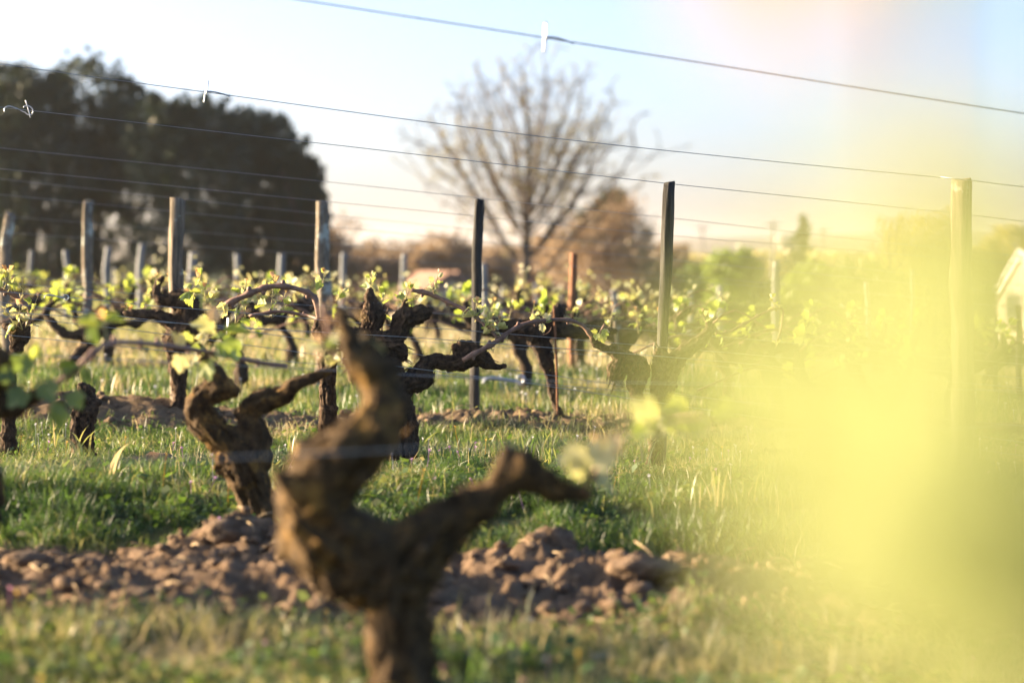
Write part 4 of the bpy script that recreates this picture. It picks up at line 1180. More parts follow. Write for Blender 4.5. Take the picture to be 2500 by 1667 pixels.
brown = [(800, 640, 60, 70, "low brown shrub touching the dark trees' right end"), (890, 655, 75, 60, "brown shrub between two far posts, left of the barn"), (985, 650, 70, 65, "brown shrub just above the barn roof"), (1090, 640, 70, 70, "brown shrub behind the slim dark post"), (1190, 670, 60, 60, "brown shrub at the left foot of the big bare tree"), (1340, 650, 70, 80, "brown shrub at the right foot of the big bare tree"), (1590, 690, 55, 70, "dark brownish shrub left of the lime bush, by the tall post"), (1420, 720, 80, 55, "low brown bramble under the brown tree")]
for i, (u, v, ru, rv, lb) in enumerate(brown):
    bush("brown_shrub", lb, "shrub", u, 84 + (i % 3) * 5, [(u, v, ru, rv, 1), (u - ru * .5, v + 20, ru * .7, rv * .8, .6), (u + ru * .5, v + 15, ru * .7, rv * .8, .6), (u, v + 60, ru, 50, .7)], 3600, .10, "brown_leaf", 40 + i, "brown shrubs below the vineyard", csd=.2)
bush("lime_bush", "bright lime green bush right of the tall dark post", "bush", 1790, 80, [(1790, 680, 65, 55, 1), (1765, 660, 45, 45, .6), (1820, 660, 45, 50, .6), (1790, 740, 80, 50, .7)], 6500, .07, "lime_leaf", 51, "green bushes in the veil")
bush("green_bush", "darker green bush just left of the lime one", "bush", 1690, 86, [(1690, 705, 60, 50, 1), (1690, 760, 80, 50, .8)], 4200, .08, "green_leaf", 52, "green bushes in the veil")
bush("green_bush", "broad green bush right of the conifer, in the veil", "bush", 2120, 84, [(2110, 700, 80, 60, 1), (2170, 720, 70, 60, .8), (2080, 740, 80, 45, .8)], 5500, .08, "green_leaf", 53, "green bushes in the veil")
bush("lime_bush", "drooping pale green bush under the conifer", "bush", 1990, 82, [(1985, 690, 55, 50, 1), (2010, 720, 60, 40, .7), (1960, 730, 60, 40, .7)], 4200, .075, "lime_leaf", 54, "green bushes in the veil")
bush("golden_tree", "golden feathery tree left of the thick veiled post", "tree", 2265, 92, [(2265, 600, 85, 70, 1), (2220, 650, 70, 60, .7), (2310, 660, 80, 70, .8), (2270, 710, 110, 60, .8)], 7000, .09, "gold_leaf", 55, "golden trees in the veil", csd=.16)
bush("golden_tree", "golden feathery tree at the right edge above the cream gable", "tree", 2470, 175, [(2470, 600, 60, 45, 1), (2410, 640, 50, 40, .7), (2400, 690, 60, 60, .6)], 4500, .16, "gold_leaf", 56, "golden trees in the veil", csd=.16)
bush("golden_tree", "low golden tree between the thick post and the cream gable", "tree", 2370, 120, [(2360, 690, 70, 70, 1), (2330, 730, 70, 60, .7)], 4500, .12, "gold_leaf", 57, "golden trees in the veil", csd=.16)

def conifer(label, u, Y, vtop, vbot, rmax, seed):
    g = random.Random(seed); b = tree_base(u, Y); t = thing("conifer", label, "tree", b)
    top = P(u, vtop, Y); zb = P(u, vbot, Y).z
    mb = MB(); mb.tube([(b.x, Y, b.z - .2), (b.x, Y, (b.z + top.z) / 2), (top.x, Y, top.z)], [.14, .09, .02], 7); mb.build("trunk", M["trunkm"], t, b)
    V = []; Fc = []; k = 0
    H = top.z - zb; R = m_(rmax, Y)
    br = MB()
    for i in range(75):
        f = (i / 75) ** .8
        z = top.z - f * H; l = R * (.08 + f) * g.uniform(.55, 1.15); a = g.uniform(0, 6.28)
        dx, dy = math.cos(a), math.sin(a)
        q = crom([(b.x, Y, z), (b.x + dx * l * .5, Y + dy * l * .5, z + .02 * l), (b.x + dx * l, Y + dy * l, z - .12 * l + .1 * l * g.random())], .15)
        br.tube(q, np.linspace(.02, .006, len(q)), 3)
        for _ in range(int(26 + l * 46)):
            s = g.random() ** .6
            p = q[min(len(q) - 1, int(s * len(q)))] + np.array([g.gauss(0, .07), g.gauss(0, .07), g.gauss(-.03, .045)])
            a1 = np.array([g.gauss(0, 1), g.gauss(0, 1), g.gauss(0, .5)]); a1 /= np.linalg.norm(a1); b1 = np.cross(a1, [g.random(), g.random(), g.random()]); b1 /= np.linalg.norm(b1) + 1e-9
            w = .075 * g.uniform(.6, 1.3)
            V += [p - a1 * w, p + b1 * w * .4, p + a1 * w, p - b1 * w * .4]; Fc += [(k, k + 1, k + 2, k + 3)]; k += 4
    br.build("branches", M["trunkm"], t, b)
    new_mesh("crown", V, Fc, M["needle"], t, False, org=b)
conifer("tall tiered conifer standing above the green bushes in the veil", 1962, 90, 528, 735, 78, 3)

# trimmed hedge along the lower field
b = base_at(1955, 62); th = thing("trimmed_hedge", "long low dark hedge with a straight lit top edge, below the conifer", "hedge", b)
pl = P(1745, 745, 62); pr = P(2180, 752, 62)
gN = np.random.default_rng(5); n = 9000
hx = gN.uniform(pl.x, pr.x, n); hz0 = gN.uniform(0, 1, n) ** .8
zt = pl.z + (pr.z - pl.z) * (hx - pl.x) / (pr.x - pl.x); zb = np.array(ground(hx, np.full(n, 62.0), False))
p = np.stack([hx, 62 + gN.uniform(-.35, .35, n), zb + (zt - zb) * hz0], 1)
a = gN.normal(size=(n, 3)); a /= np.linalg.norm(a, axis=1)[:, None]; b2 = np.cross(a, gN.normal(size=(n, 3))); b2 /= np.linalg.norm(b2, axis=1)[:, None]
V = np.stack([p - a * .07, p + b2 * .045, p + a * .07, p - b2 * .045], 1).reshape(-1, 3); i4 = np.arange(n)[:, None] * 4
new_mesh("foliage", V, np.hstack([i4, i4 + 1, i4 + 2, i4 + 3]).astype(np.int32), M["green_leaf"], th, False, org=b)
mb = MB()
for k in range(18):
    f = (k + .5) / 18; x = pl.x + (pr.x - pl.x) * f; z = gz(x, 62.0)
    mb.tube([(x, 62, z - .1), (x + .05, 62, z + .5), (x - .05, 62, z + .75)], [.03, .02, .01], 5)
mb.build("stems", M["trunkm"], th, b)

# brown wood and green trees filling the valley, far off
def far_wood(name, label, us, Y, vt, vj, n, size, mat, seed):
    g = np.random.default_rng(seed)
    u = g.uniform(us[0], us[1], n); yy = Y + g.uniform(-.12, .12, n) * Y
    top = vt + vj * fbm(np.stack([u * .012, 0 * u, 0 * u], 1), 4, seed)
    x = (u - 1250) / F * yy
    zg = ground(x, yy, False)
    zt = CAMZ - (top - HOR) / F * yy
    fz = 1 - g.random(n) ** 1.6
    p = np.stack([x, yy, zg + np.maximum(zt - zg, .4) * fz], 1)
    a = g.normal(size=(n, 3)); a /= np.linalg.norm(a, axis=1)[:, None]; b2 = np.cross(a, g.normal(size=(n, 3))); b2 /= np.linalg.norm(b2, axis=1)[:, None]
    s = size * g.uniform(.6, 1.4, (n, 1))
    V = np.stack([p - a * s, p + b2 * s * .7, p + a * s, p - b2 * s * .7], 1).reshape(-1, 3); i4 = np.arange(n)[:, None] * 4
    o = new_mesh(name, V, np.hstack([i4, i4 + 1, i4 + 2, i4 + 3]).astype(np.int32), M[mat], None, False)
    kind(o, "stuff"); tag(o, label, "wood")
far_wood("far_wood", "brown leafless wood on the valley side behind the barn", (760, 1680), 112, 606, 20, 22000, .20, "brown_leaf", 71)
far_wood("far_wood", "mixed green and brown far trees along the valley at the right", (1560, 2700), 230, 625, 14, 15000, .42, "bud_leaf", 72)
far_wood("far_wood", "dense low green trees across the valley floor at the right", (1640, 2420), 125, 690, 20, 12000, .22, "green_leaf", 73)

# buildings
M["cream_wall"] = surf("cream_render", (0.40, 0.33, 0.265), (0.50, 0.42, 0.34), 1.4, .95, .2, .02)
M["white_trim"] = surf("white_paint", (0.74, 0.73, 0.70), (0.80, 0.79, 0.76), 3, .6, 0, 0)
M["slate"] = surf("dark_slate", (0.05, 0.052, 0.055), (0.10, 0.10, 0.105), 3, .7, .2, .02)
M["brown_roof"] = surf("brown_tiles", (0.16, 0.095, 0.065), (0.27, 0.17, 0.12), 3, .9, .4, .03)
M["orange_roof"] = surf("clay_tiles", (0.36, 0.20, 0.13), (0.48, 0.29, 0.20), 2, .9, .3, .03)
M["glass"] = surf("dark_pane", (0.03, 0.035, 0.04), (0.05, 0.055, 0.06), 2, .15, 0, 0)
M["shutter"] = surf("grey_shutter", (0.16, 0.17, 0.16), (0.22, 0.23, 0.22), 2, .7, 0, 0)
M["pole"] = surf("grey_pole", (0.18, 0.165, 0.15), (0.28, 0.26, 0.24), 2, .9, 0, 0)

def house(name, label, apex, Y, half, length, wall_h, roof_h, rot, wm, rm, windows=(), cat="house", trim=True, plank=False):
    """Gabled house: its gable apex stands at pixel apex at distance Y; local -Y is the gable front."""
    a = P(apex[0], apex[1], Y)
    zb = a.z - roof_h - wall_h
    g0 = gz(a.x, Y)
    t = thing(name, label, cat, (a.x, Y, zb)); t.rotation_euler = (0, 0, rot)
    if zb > g0: wall_dn = zb - g0 + .3
    else: wall_dn = .3
    mb = MB()
    h, l = half, length
    v = [(-h, 0, -wall_dn), (h, 0, -wall_dn), (h, 0, wall_h), (0, 0, wall_h + roof_h), (-h, 0, wall_h), (-h, l, -wall_dn), (h, l, -wall_dn), (h, l, wall_h), (0, l, wall_h + roof_h), (-h, l, wall_h)]
    mb.add(v, [(0, 1, 2, 3, 4), (9, 8, 7, 6, 5), (1, 6, 7, 2), (5, 0, 4, 9), (0, 5, 6, 1), (2, 7, 8, 3), (4, 3, 8, 9)])
    mb.build("wall", M[wm], t, None, False)
    mb = MB(); th_ = .14; ov = .25
    for s in (-1, 1):
        e = np.array([s * h, 0, wall_h]); r = np.array([0, 0, wall_h + roof_h]); d = e - r; d /= np.linalg.norm(d); nrm = np.array([d[2] * -s * -1, 0, abs(d[0])]); nrm = np.array([s * abs(d[2]), 0, abs(d[0])])
        e2 = e + d * ov; q = []
        for off in (0.004, th_):
            for y in (-.12, l + .12):
                q.append(r + nrm * off + [0, y, 0]); q.append(e2 + nrm * off + [0, y, 0])
        mb.add(q, [(0, 1, 3, 2), (4, 6, 7, 5), (0, 4, 5, 1), (2, 3, 7, 6), (0, 2, 6, 4), (1, 5, 7, 3)])
    ro = mb.build("roof", M[rm], t, None, False)
    if trim:
        mb = MB()
        for s in (-1, 1):
            e = np.array([s * h, 0, wall_h]); r = np.array([0, 0, wall_h + roof_h]); d = e - r; d /= np.linalg.norm(d); nrm = np.array([s * abs(d[2]), 0, abs(d[0])])
            q = []
            for off in (-.10, .17):
                for y in (-.18, -.125):
                    q.append(r + nrm * off + [0, y, 0]); q.append(e + d * .27 + nrm * off + [0, y, 0])
            mb.add(q, [(0, 1, 3, 2), (4, 6, 7, 5), (0, 4, 5, 1), (2, 3, 7, 6), (0, 2, 6, 4), (1, 5, 7, 3)])
        mb.build("verge_board", M["white_trim"], ro, None, False)
    for (x, z, w, hh) in windows:
        f = MB().box((x, -.03, z), (w, .1, hh)).build("window", M["shutter"], t, None, False)
        MB().box((x, -.085, z), (w * .8, .03, hh * .86)).build("pane", M["glass"], f, None, False)
    return t
house("stone_house", "cream gabled house with a steep white-edged roof at the right edge", (2491, 617), 150, 3.6, 9, 2.2, 4.3, rad(-57), "cream_wall", "slate", [(-.75, 3.2, 1.3, 1.7), (-2.2, .6, .9, 1.3)])
house("barn", "low brown-roofed barn behind the centre vine's cane", (1105, 676), 48, .75, 1.5, .35, .5, rad(24), "cream_wall", "brown_roof", [(0, 0, .3, .35)], "barn", trim=False)
house("distant_house", "small pink-roofed distant house beyond the conifer", (2060, 616), 300, 4, 9, 2.5, 2.2, rad(60), "cream_wall", "orange_roof", [(0, 1, 1, 1.3)], trim=False)
house("distant_house", "small white distant house left of the lime bush", (1690, 630), 300, 3.5, 8, 2.4, 1.6, rad(50), "white_trim", "orange_roof", [(0, 1, 1, 1.3)], trim=False)
house("distant_house", "pale pinkish house glimpsed through the shrubs right of the bare tree's trunk", (1318, 690), 110, 2.2, 5, 1.6, .9, rad(55), "cream_wall", "orange_roof", [(0.4, .6, .6, .9)], trim=False)

def pole(label, u, Y, vt, r, arms=True):
    b = base_at(u, Y); t = P(u, vt, Y)
    e = thing("utility_pole", label, "pole", b, "utility poles in the valley")
    mb = MB(); mb.tube([(b.x, Y, b.z - .3), (b.x, Y, (b.z + t.z) / 2), (t.x, Y, t.z)], [r, r * .9, r * .7], 8); mb.build("mast", M["pole"], e, b)
    if arms:
        MB().box((t.x, Y, t.z - .4), (1.3, .12, .12)).build("crossarm", M["pole"], e, b, False)
pole("utility pole standing right of the tall dark post", 1715, 210, 548, .16)
pole("taller utility pole just left of the conifer", 1889, 190, 538, .17)
pole("thin utility pole just right of the conifer", 2014, 220, 556, .14)
# water tower
b = base_at(1922, 520); t = P(1922, 574, 520)
wt = thing("water_tower", "small pale water tower beside the conifer top", "tower", b)
zt = t.z; prof = [(0.0, b.z - 1), (1.3, b.z - 1), (1.1, zt - 4.2), (2.6, zt - 1.8), (2.7, zt - .5), (1.2, zt), (0, zt + .1)]
sg = 20; v = []; f = []
for (r, z) in prof:
    for k in range(sg): v.append((b.x + r * math.cos(2 * math.pi * k / sg), b.y + r * math.sin(2 * math.pi * k / sg), z))
for i in range(len(prof) - 1):
    for k in range(sg): f.append((i * sg + k, i * sg + (k + 1) % sg, (i + 1) * sg + (k + 1) % sg, (i + 1) * sg + k))
new_mesh("tank", v, f, M["pole"], wt, org=b)

# ================================================================== GRASS, CLODS, FLOWERS
M["grass"] = leafmat("grass", [(0.0, (0.020, 0.050, 0.012)), (0.45, (0.06, 0.115, 0.026)), (0.72, (0.22, 0.21, 0.085)), (1.0, (0.42, 0.34, 0.20))],
                     [(0.0, (0.035, 0.085, 0.01)), (0.45, (0.12, 0.20, 0.025)), (0.72, (0.32, 0.30, 0.09)), (1.0, (0.50, 0.40, 0.20))], trans=0.45, attr="tint", gloss=0.05)
def blades(P0, H, Wd, tint, lean, g, name, label, segs=2):
    """P0 Nx3 foot points -> one object of curved tapering blades."""
    N = len(P0)
    az = g.uniform(0, 2 * math.pi, N)
    ln = lean * g.uniform(.2, 1.5, N)
    d = np.stack([np.cos(az), np.sin(az), 0 * az], 1)
    fa = g.uniform(0, 2 * math.pi, N)
    w = np.stack([np.cos(fa), np.sin(fa), 0 * az], 1) * (Wd / 2)[:, None]
    up = np.array([0, 0, 1.0])
    cl = np.clip(1 - .28 * ln ** 2, .25, 1)
    m1 = P0 + up * (H * .55)[:, None] + d * (H * ln * .22)[:, None]
    tp = P0 + up * (H * cl)[:, None] + d * (H * ln * .75)[:, None]
    V = np.stack([P0 - w, P0 + w, m1 - w * .75, m1 + w * .75, tp], 1).reshape(-1, 3)
    i = np.arange(N)[:, None] * 5
    f = np.vstack([np.hstack([i, i + 1, i + 3]), np.hstack([i, i + 3, i + 2]), np.hstack([i + 2, i + 3, i + 4])]).astype(np.int32)
    tt = np.repeat(tint, 5).reshape(-1, 5); 
    o = new_mesh(name, V, f, M["grass"], None, False, attrs={"tint": np.clip(tt.ravel(), 0, 1)})
    kind(o, "stuff", label); o["category"] = "grass"
    return o

def spread(n, y0, y1, g, margin=.5, edge=1.0, power=0.0):
    y = y0 + (y1 - y0) * g.random(n) ** (1.0 + power)
    half = 1250 / F * y * 1.04 + margin
    x = g.uniform(-1, 1, n) * half
    return x, y

def grass_field(n, y0, y1, seed, hmin, hmax, wd, name, label, lean=.75, tint0=.38, thr=0.0, margin=1.15, power=0.0):
    g = np.random.default_rng(seed)
    n = int(n * 1.35)
    x, y = spread(n, y0, y1, g, margin, power=power)
    p3 = np.stack([x, y, 0 * x], 1)
    tuft = fbm(p3 * 9, 2, seed + 1)
    # gather blades into tufts
    x = x + .02 * vnoise(p3 * 22, seed + 2); y = y + .02 * vnoise(p3 * 22, seed + 3)
    sm = soilmask(x, y)
    keep = (g.random(n) > sm * 1.03) & (tuft > thr - .35)
    keep |= (sm > .5) & (g.random(n) < .26 * smooth(.22, .5, fbm(p3 * 4.5, 2, 77)))
    x, y, tuft = x[keep], y[keep], tuft[keep]
    z = ground(x, y)
    big = fbm(np.stack([x, y, 0 * x], 1) * 1.3, 3, seed + 6)
    H = (hmin + (hmax - hmin) * g.random(len(x)) ** 1.8) * (1 + .9 * tuft + .7 * big)
    H = np.maximum(H, hmin * .5)
    dry = fbm(np.stack([x, y, 0 * x], 1) * 2.1, 3, seed + 9)
    tint = tint0 + .65 * dry + g.normal(0, .11, len(x)) + (g.random(len(x)) < .09) * .36
    return blades(np.stack([x, y, z - .004], 1), H, wd * g.uniform(.6, 1.3, len(x)), tint, lean, g, name, label)
grass_field(120000, 2.2, 4.85, 101, .014, .078, .0026, "grass", "sunlit low grass and herbs along the bottom edge", lean=1.3, tint0=.58)  # raised tint puts the sunlit brightness into the blade colour
grass_field(240000, 5.8, 7.6, 102, .018, .075, .0028, "grass", "thick green grass bank behind the ploughed strip", tint0=.29, lean=1.2)
grass_field(180000, 7.4, 9.9, 103, .014, .066, .0030, "grass", "pale sunlit grass around the stump and the vines in focus", tint0=.52, lean=1.1)  # pale lit tips are put into the blade colour by the tint
grass_field(110000, 10.4, 14.2, 104, .02, .075, .0048, "grass", "green grass between the rows behind the focused vines", tint0=.45)
grass_field(70000, 14.0, 24, 105, .04, .12, .010, "grass", "sunlit grass between the far rows", tint0=.74, margin=1.6)  # sunlit beige put into the blade colour, here and in the field below
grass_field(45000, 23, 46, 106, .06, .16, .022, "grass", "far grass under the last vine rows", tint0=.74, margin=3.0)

# small-leaved ground herbs (clover, cranesbill)
def herbs(n, y0, y1, seed, size, name, label, tint0):
    g = np.random.default_rng(seed)
    n = int(n * 1.3)
    x, y = spread(n, y0, y1, g, 1.1)
    p3 = np.stack([x, y, 0 * x], 1)
    keep = (fbm(p3 * 3.5, 3, seed) > .05) & (g.random(n) > soilmask(x, y) * .985)
    x, y = x[keep], y[keep]; N = len(x)
    z = ground(x, y) + g.random(N) ** 1.3 * .05
    p = np.stack([x, y, z], 1)
    nrm = np.stack([g.normal(0, .55, N), g.normal(0, .55, N), np.ones(N)], 1); nrm /= np.linalg.norm(nrm, axis=1)[:, None]
    a = np.cross(nrm, g.normal(size=(N, 3))); a /= np.linalg.norm(a, axis=1)[:, None]; b = np.cross(nrm, a)
    s = size * g.uniform(.5, 1.4, (N, 1))
    V = np.stack([p - a * s, p + b * s * .8 - a * s * .2, p + a * s, p - b * s * .8 - a * s * .2], 1).reshape(-1, 3)
    i = np.arange(N)[:, None] * 4
    t = tint0 + .35 * fbm(p * 2.0, 3, seed + 4) + g.normal(0, .1, N)
    o = new_mesh(name, V, np.hstack([i, i + 1, i + 2, i + 3]).astype(np.int32), M["grass"], None, False, attrs={"tint": np.clip(np.repeat(t, 4), 0, 1)})
    kind(o, "stuff", label); o["category"] = "herbs"
herbs(90000, 2.3, 4.85, 111, .0075, "ground_herbs", "small leafy herbs mixed in the nearest grass", .48)
herbs(60000, 5.8, 8.0, 112, .0060, "ground_herbs", "small leafy herbs in the green grass bank", .34)
herbs(50000, 8.0, 14, 113, .0070, "ground_herbs", "small leafy herbs around the vines in focus", .45)

herbs(11000, 2.3, 4.9, 114, .0150, "broad_weeds", "broad-leaved weeds low in the nearest grass", .50)
herbs(11000, 5.8, 9.6, 115, .0150, "broad_weeds", "broad-leaved weeds low in the green grass bank", .42)
# straw and root bits lying on the turned soil
def litter(n, y0, y1, seed, label):
    g = np.random.default_rng(seed); x, y = spread(n * 2, y0, y1, g, .3)
    k = soilmask(x, y) > .3; x, y = x[k][:n], y[k][:n]; z = ground(x, y); mb = MB()
    for i in range(len(x)):
        l = g.uniform(.02, .09); a = g.uniform(0, 6.28); d = np.array([math.cos(a), math.sin(a), g.normal(0, .35)]) * l
        p = np.array([x[i], y[i], z[i] + .008]); mb.tube([p - d / 2, p + [0, 0, .006], p + d / 2], g.uniform(.0010, .0026), 4)
    o = mb.build("straw_litter", M["straw"], None); kind(o, "stuff", label); o["category"] = "straw"
M["straw"] = surf("straw", (0.16, 0.11, 0.06), (0.40, 0.31, 0.19), 30, .9, 0, 0)
litter(420, 4.5, 6.1, 161, "bits of straw and root lying on the ploughed strip")
litter(260, 9.4, 11, 162, "bits of straw lying on the soil behind the stump")
# dry stalks standing above the grass
def stalks(n, y0, y1, seed, h0, h1, label, tint0=.8, w=.0028):
    g = np.random.default_rng(seed)
    x, y = spread(n, y0, y1, g, .3)
    k = g.random(n) > soilmask(x, y) * .6
    x, y = x[k], y[k]
    H = g.uniform(h0, h1, len(x))
    blades(np.stack([x, y, ground(x, y) - .005], 1), H, np.full(len(x), w), tint0 + g.normal(0, .15, len(x)), .5, g, "dry_stalks", label)
stalks(260, 2.6, 4.8, 121, .05, .13, "dry straw stalks standing in the nearest grass", w=.0022, tint0=.72)
stalks(520, 6.2, 9.8, 122, .06, .13, "dry straw stalks in the grass around the focused vines")
stalks(420, 10.3, 16, 123, .08, .2, "dry straw stalks between the rows behind", w=.004)

def flowers(n, y0, y1, seed, r, h0, h1, col, name, label, patch):
    g = np.random.default_rng(seed)
    x, y = spread(n * 6, y0, y1, g, .1)
    k = (fbm(np.stack([x, y, 0 * x], 1) * 1.6, 2, seed) > patch) & (soilmask(x, y) < .6)
    x, y = x[k][:n], y[k][:n]
    z = ground(x, y)
    mb = MB()
    for i in range(len(x)):
        h = g.uniform(h0, h1); dx, dy = g.normal(0, .012, 2)
        c = np.array([x[i] + dx, y[i] + dy, z[i] + h])
        nr = np.array([g.normal(0, .6), -.5 + g.normal(0, .5), 1.0]); nr /= np.linalg.norm(nr)
        a = np.cross(nr, [1, .1, 0]); a /= np.linalg.norm(a); b = np.cross(nr, a)
        v = [c - nr * r * .15]; f = []
        for q in range(10):
            rr_ = r * (1.0 if q % 2 == 0 else .55); th = q * math.pi / 5
            v.append(c + (a * math.cos(th) + b * math.sin(th)) * rr_ + nr * r * .25)
        for q in range(10): f.append((0, 1 + q, 1 + (q + 1) % 10))
        mb.add(v, f)
        mb.tube([(x[i], y[i], z[i]), ((x[i] + c[0]) / 2, (y[i] + c[1]) / 2, z[i] + h * .5), tuple(c - nr * r * .15)], .0009, 3)
    o = mb.build(name, leafmat(name, col, col, col, col, .4, scale=3), None, None, False)
    kind(o, "stuff", label); o["category"] = "flowers"
flowers(110, 9.9, 13.5, 131, .0085, .05, .13, (.62, .62, .64), "white_wildflowers", "tiny white wildflowers in the grass behind the stump", -.05)
flowers(60, 6.3, 9.2, 132, .0065, .05, .10, (.60, .58, .60), "white_wildflowers", "tiny white wildflowers in the focused grass", 0)
flowers(50, 5.9, 9.5, 133, .007, .04, .09, (.48, .27, .46), "pink_wildflowers", "tiny pink cranesbill flowers in the grass bank", 0)
flowers(22, 2.7, 4.6, 134, .006, .05, .10, (.60, .30, .38), "pink_wildflowers", "small pink flowers in the nearest grass", -.3)
flowers(34, 2.6, 8.8, 135, .0055, .05, .12, (.62, .40, .06), "yellow_wildflowers", "small yellow flower heads scattered in the grass", -.3)
flowers(60, 12.5, 20, 136, .010, .05, .12, (.55, .28, .22), "reddish_weeds", "reddish weeds between the rows behind the centre vine", -.1)

# tall grass clumps that stand out
def tall_clump(label, u, v, Y, n, hpx, spread_px, tint, seed, lean=.45, w=.006, az=None):
    g = np.random.default_rng(seed)
    x0 = P(u, v, Y).x; b = Vector((x0, Y, gz(x0, Y)))
    mb = MB(); tt = []
    for i in range(n):
        a = g.uniform(0, 6.28) if az is None else az + g.normal(0, .5)
        h = m_(hpx, Y) * g.uniform(.55, 1.05); l = lean * g.uniform(.3, 1.4) * h
        fx = g.normal(0, m_(spread_px, Y) * .4); fy = g.normal(0, .02)
        q = crom([(fx, fy, -.01), (fx + math.cos(a) * l * .25, fy + math.sin(a) * l * .25, h * .5), (fx + math.cos(a) * l * .65, fy + math.sin(a) * l * .65, h * .85), (fx + math.cos(a) * l * 1.15, fy + math.sin(a) * l * 1.15, h * g.uniform(.85, 1.05))], h / 6)
        k = len(q); ww = w * .5 * np.clip(np.sin(np.linspace(.5, math.pi, k)), .04, 1)
        sd_ = np.array([math.cos(a + 1.57 + g.normal(0, .4)), math.sin(a + 1.57), 0])
        if abs(sd_[0]) < .5: sd_ = np.array([.8, .5, 0])
        V = np.stack([q - sd_ * ww[:, None], q + sd_ * ww[:, None]], 1).reshape(-1, 3)
        mb.add(V, [(2 * j, 2 * j + 1, 2 * j + 3, 2 * j + 2) for j in range(k - 1)])
        tt += [np.clip(tint + g.normal(0, .1), 0, 1)] * (2 * k)
    o = new_mesh("tall_grass_clump", np.vstack(mb.v), mb.f, M["grass"], None, True, attrs={"tint": np.array(tt)})
    o.location = b
    return tag(o, label, "grass clump", "tall grass clumps")
tall_clump("tall green grass clump in front of the thin rusty stake", 1330, 1090, 8.4, 16, 105, 90, .50, 1)
tall_clump("single long green blade leaning right beside the nearest vine", 1010, 1120, 8.2, 2, 150, 10, .50, 2, .75, .009, az=.1)
tall_clump("short grass clump behind the nearest vine's right arm", 1090, 1120, 8.1, 14, 80, 110, .40, 3)
tall_clump("dry straw blade standing upright left of the forked vine", 262, 1230, 6.8, 2, 120, 16, .95, 4, .4, .008, az=.4)
tall_clump("bent pale grass blades at the foot of the dead stump", 205, 1160, 7.9, 7, 95, 50, .80, 5, .8, .007)
tall_clump("bushy grass clump between the forked vine's arms and the nearest vine", 740, 1110, 8.2, 16, 85, 90, .42, 6)
tall_clump("ears of wild grass rising beside the burr vine's foot", 1500, 1150, 8.1, 9, 130, 40, .85, 7, .3, .004)
tall_clump("arching grass stems right of the wild grass ears", 1580, 1180, 7.9, 10, 125, 70, .66, 8, .55, .005)
tall_clump("narrow arching blade in front of the left soil heap", 110, 1100, 8.6, 3, 110, 40, .62, 9, .5, .005)
tall_clump("slim blades under the long cane beside the leaning vine's trunk", 470, 1010, 10.2, 9, 100, 36, .62, 10, .3, .006)
tall_clump("orange dry tuft behind the dead stump", 285, 980, 11.5, 16, 80, 70, .97, 11, .3, .005)
tall_clump("upright dry stems in the veiled grass on the right", 1720, 1260, 6.4, 12, 130, 130, .8, 12, .3, .004)
tall_clump("dry pale stalks in the lower left corner", 120, 1640, 4.3, 30, 150, 320, .95, 13, .5, .0024)
tall_clump("dry brown stalks at the right of the nearest vine's trunk", 1230, 1600, 4.3, 9, 170, 190, .95, 14, .4, .003)
tall_clump("bright green blades at the right of the nearest vine's trunk", 1100, 1650, 4.0, 10, 130, 120, .45, 15, .4, .006)
tall_clump("dry upright stems at the bottom right", 2090, 1600, 4.2, 8, 160, 130, .85, 16, .3, .004)
tall_clump("tuft of dry blades left of the nearest vine's trunk", 780, 1560, 4.4, 12, 130, 200, .8, 17, .5, .0024)

# crumbs of soil and the larger clods
def clod_mesh(seed, sub=2):
    import bmesh
    bm = bmesh.new(); bmesh.ops.create_icosphere(bm, subdivisions=sub, radius=1)
    co = np.array([v.co[:] for v in bm.verts])
    d = 1 + .55 * fbm(co * 1.2 + seed * 5, 3, seed) + .5 * (0.3 - np.abs(fbm(co * 2.6 + seed, 3, seed + 2, .6))) + .22 * fbm(co * 6, 2, seed + 8)
    co = co * d[:, None] * np.array([1.25, .95, .58])
    f = [tuple(v.index for v in p.verts) for p in bm.faces]; bm.free()
    return co, f
CL = [clod_mesh(i) for i in range(8)]; CLs = [clod_mesh(i + 20, 1) for i in range(8)]
def crumbs(n, y0, y1, seed, s0, s1, label):
    g = np.random.default_rng(seed)
    n = int(n * 1.3); x, y = spread(n * 3, y0, y1, g, 1.1)
    k = g.random(len(x)) < soilmask(x, y) * .9
    x, y = x[k][:n], y[k][:n]; z = ground(x, y)
    vs = []; fs = []; nn = 0
    for i in range(len(x)):
        s = s0 + (s1 - s0) * g.random() ** 4
        co, f = (CL if s > .016 else CLs)[g.integers(0, 8)]
        a = g.uniform(0, 6.28); ca, sa = math.cos(a), math.sin(a)
        r = np.array([[ca, -sa, 0], [sa, ca, 0], [0, 0, 1]])
        vs.append((co * s) @ r.T + np.array([x[i], y[i], z[i] + s * .05])); fs.append(np.array(f) + nn); nn += len(co)
    o = new_mesh("soil_crumbs", np.vstack(vs), np.vstack(fs).astype(np.int32), M["soil"], None, False)
    kind(o, "stuff", label); o["category"] = "soil"
crumbs(3200, 4.4, 6.1, 141, .003, .022, "loose crumbs of turned brown soil on the ploughed strip")
crumbs(1000, 9.4, 11, 142, .005, .026, "loose crumbs of turned soil in the strip behind the stump")

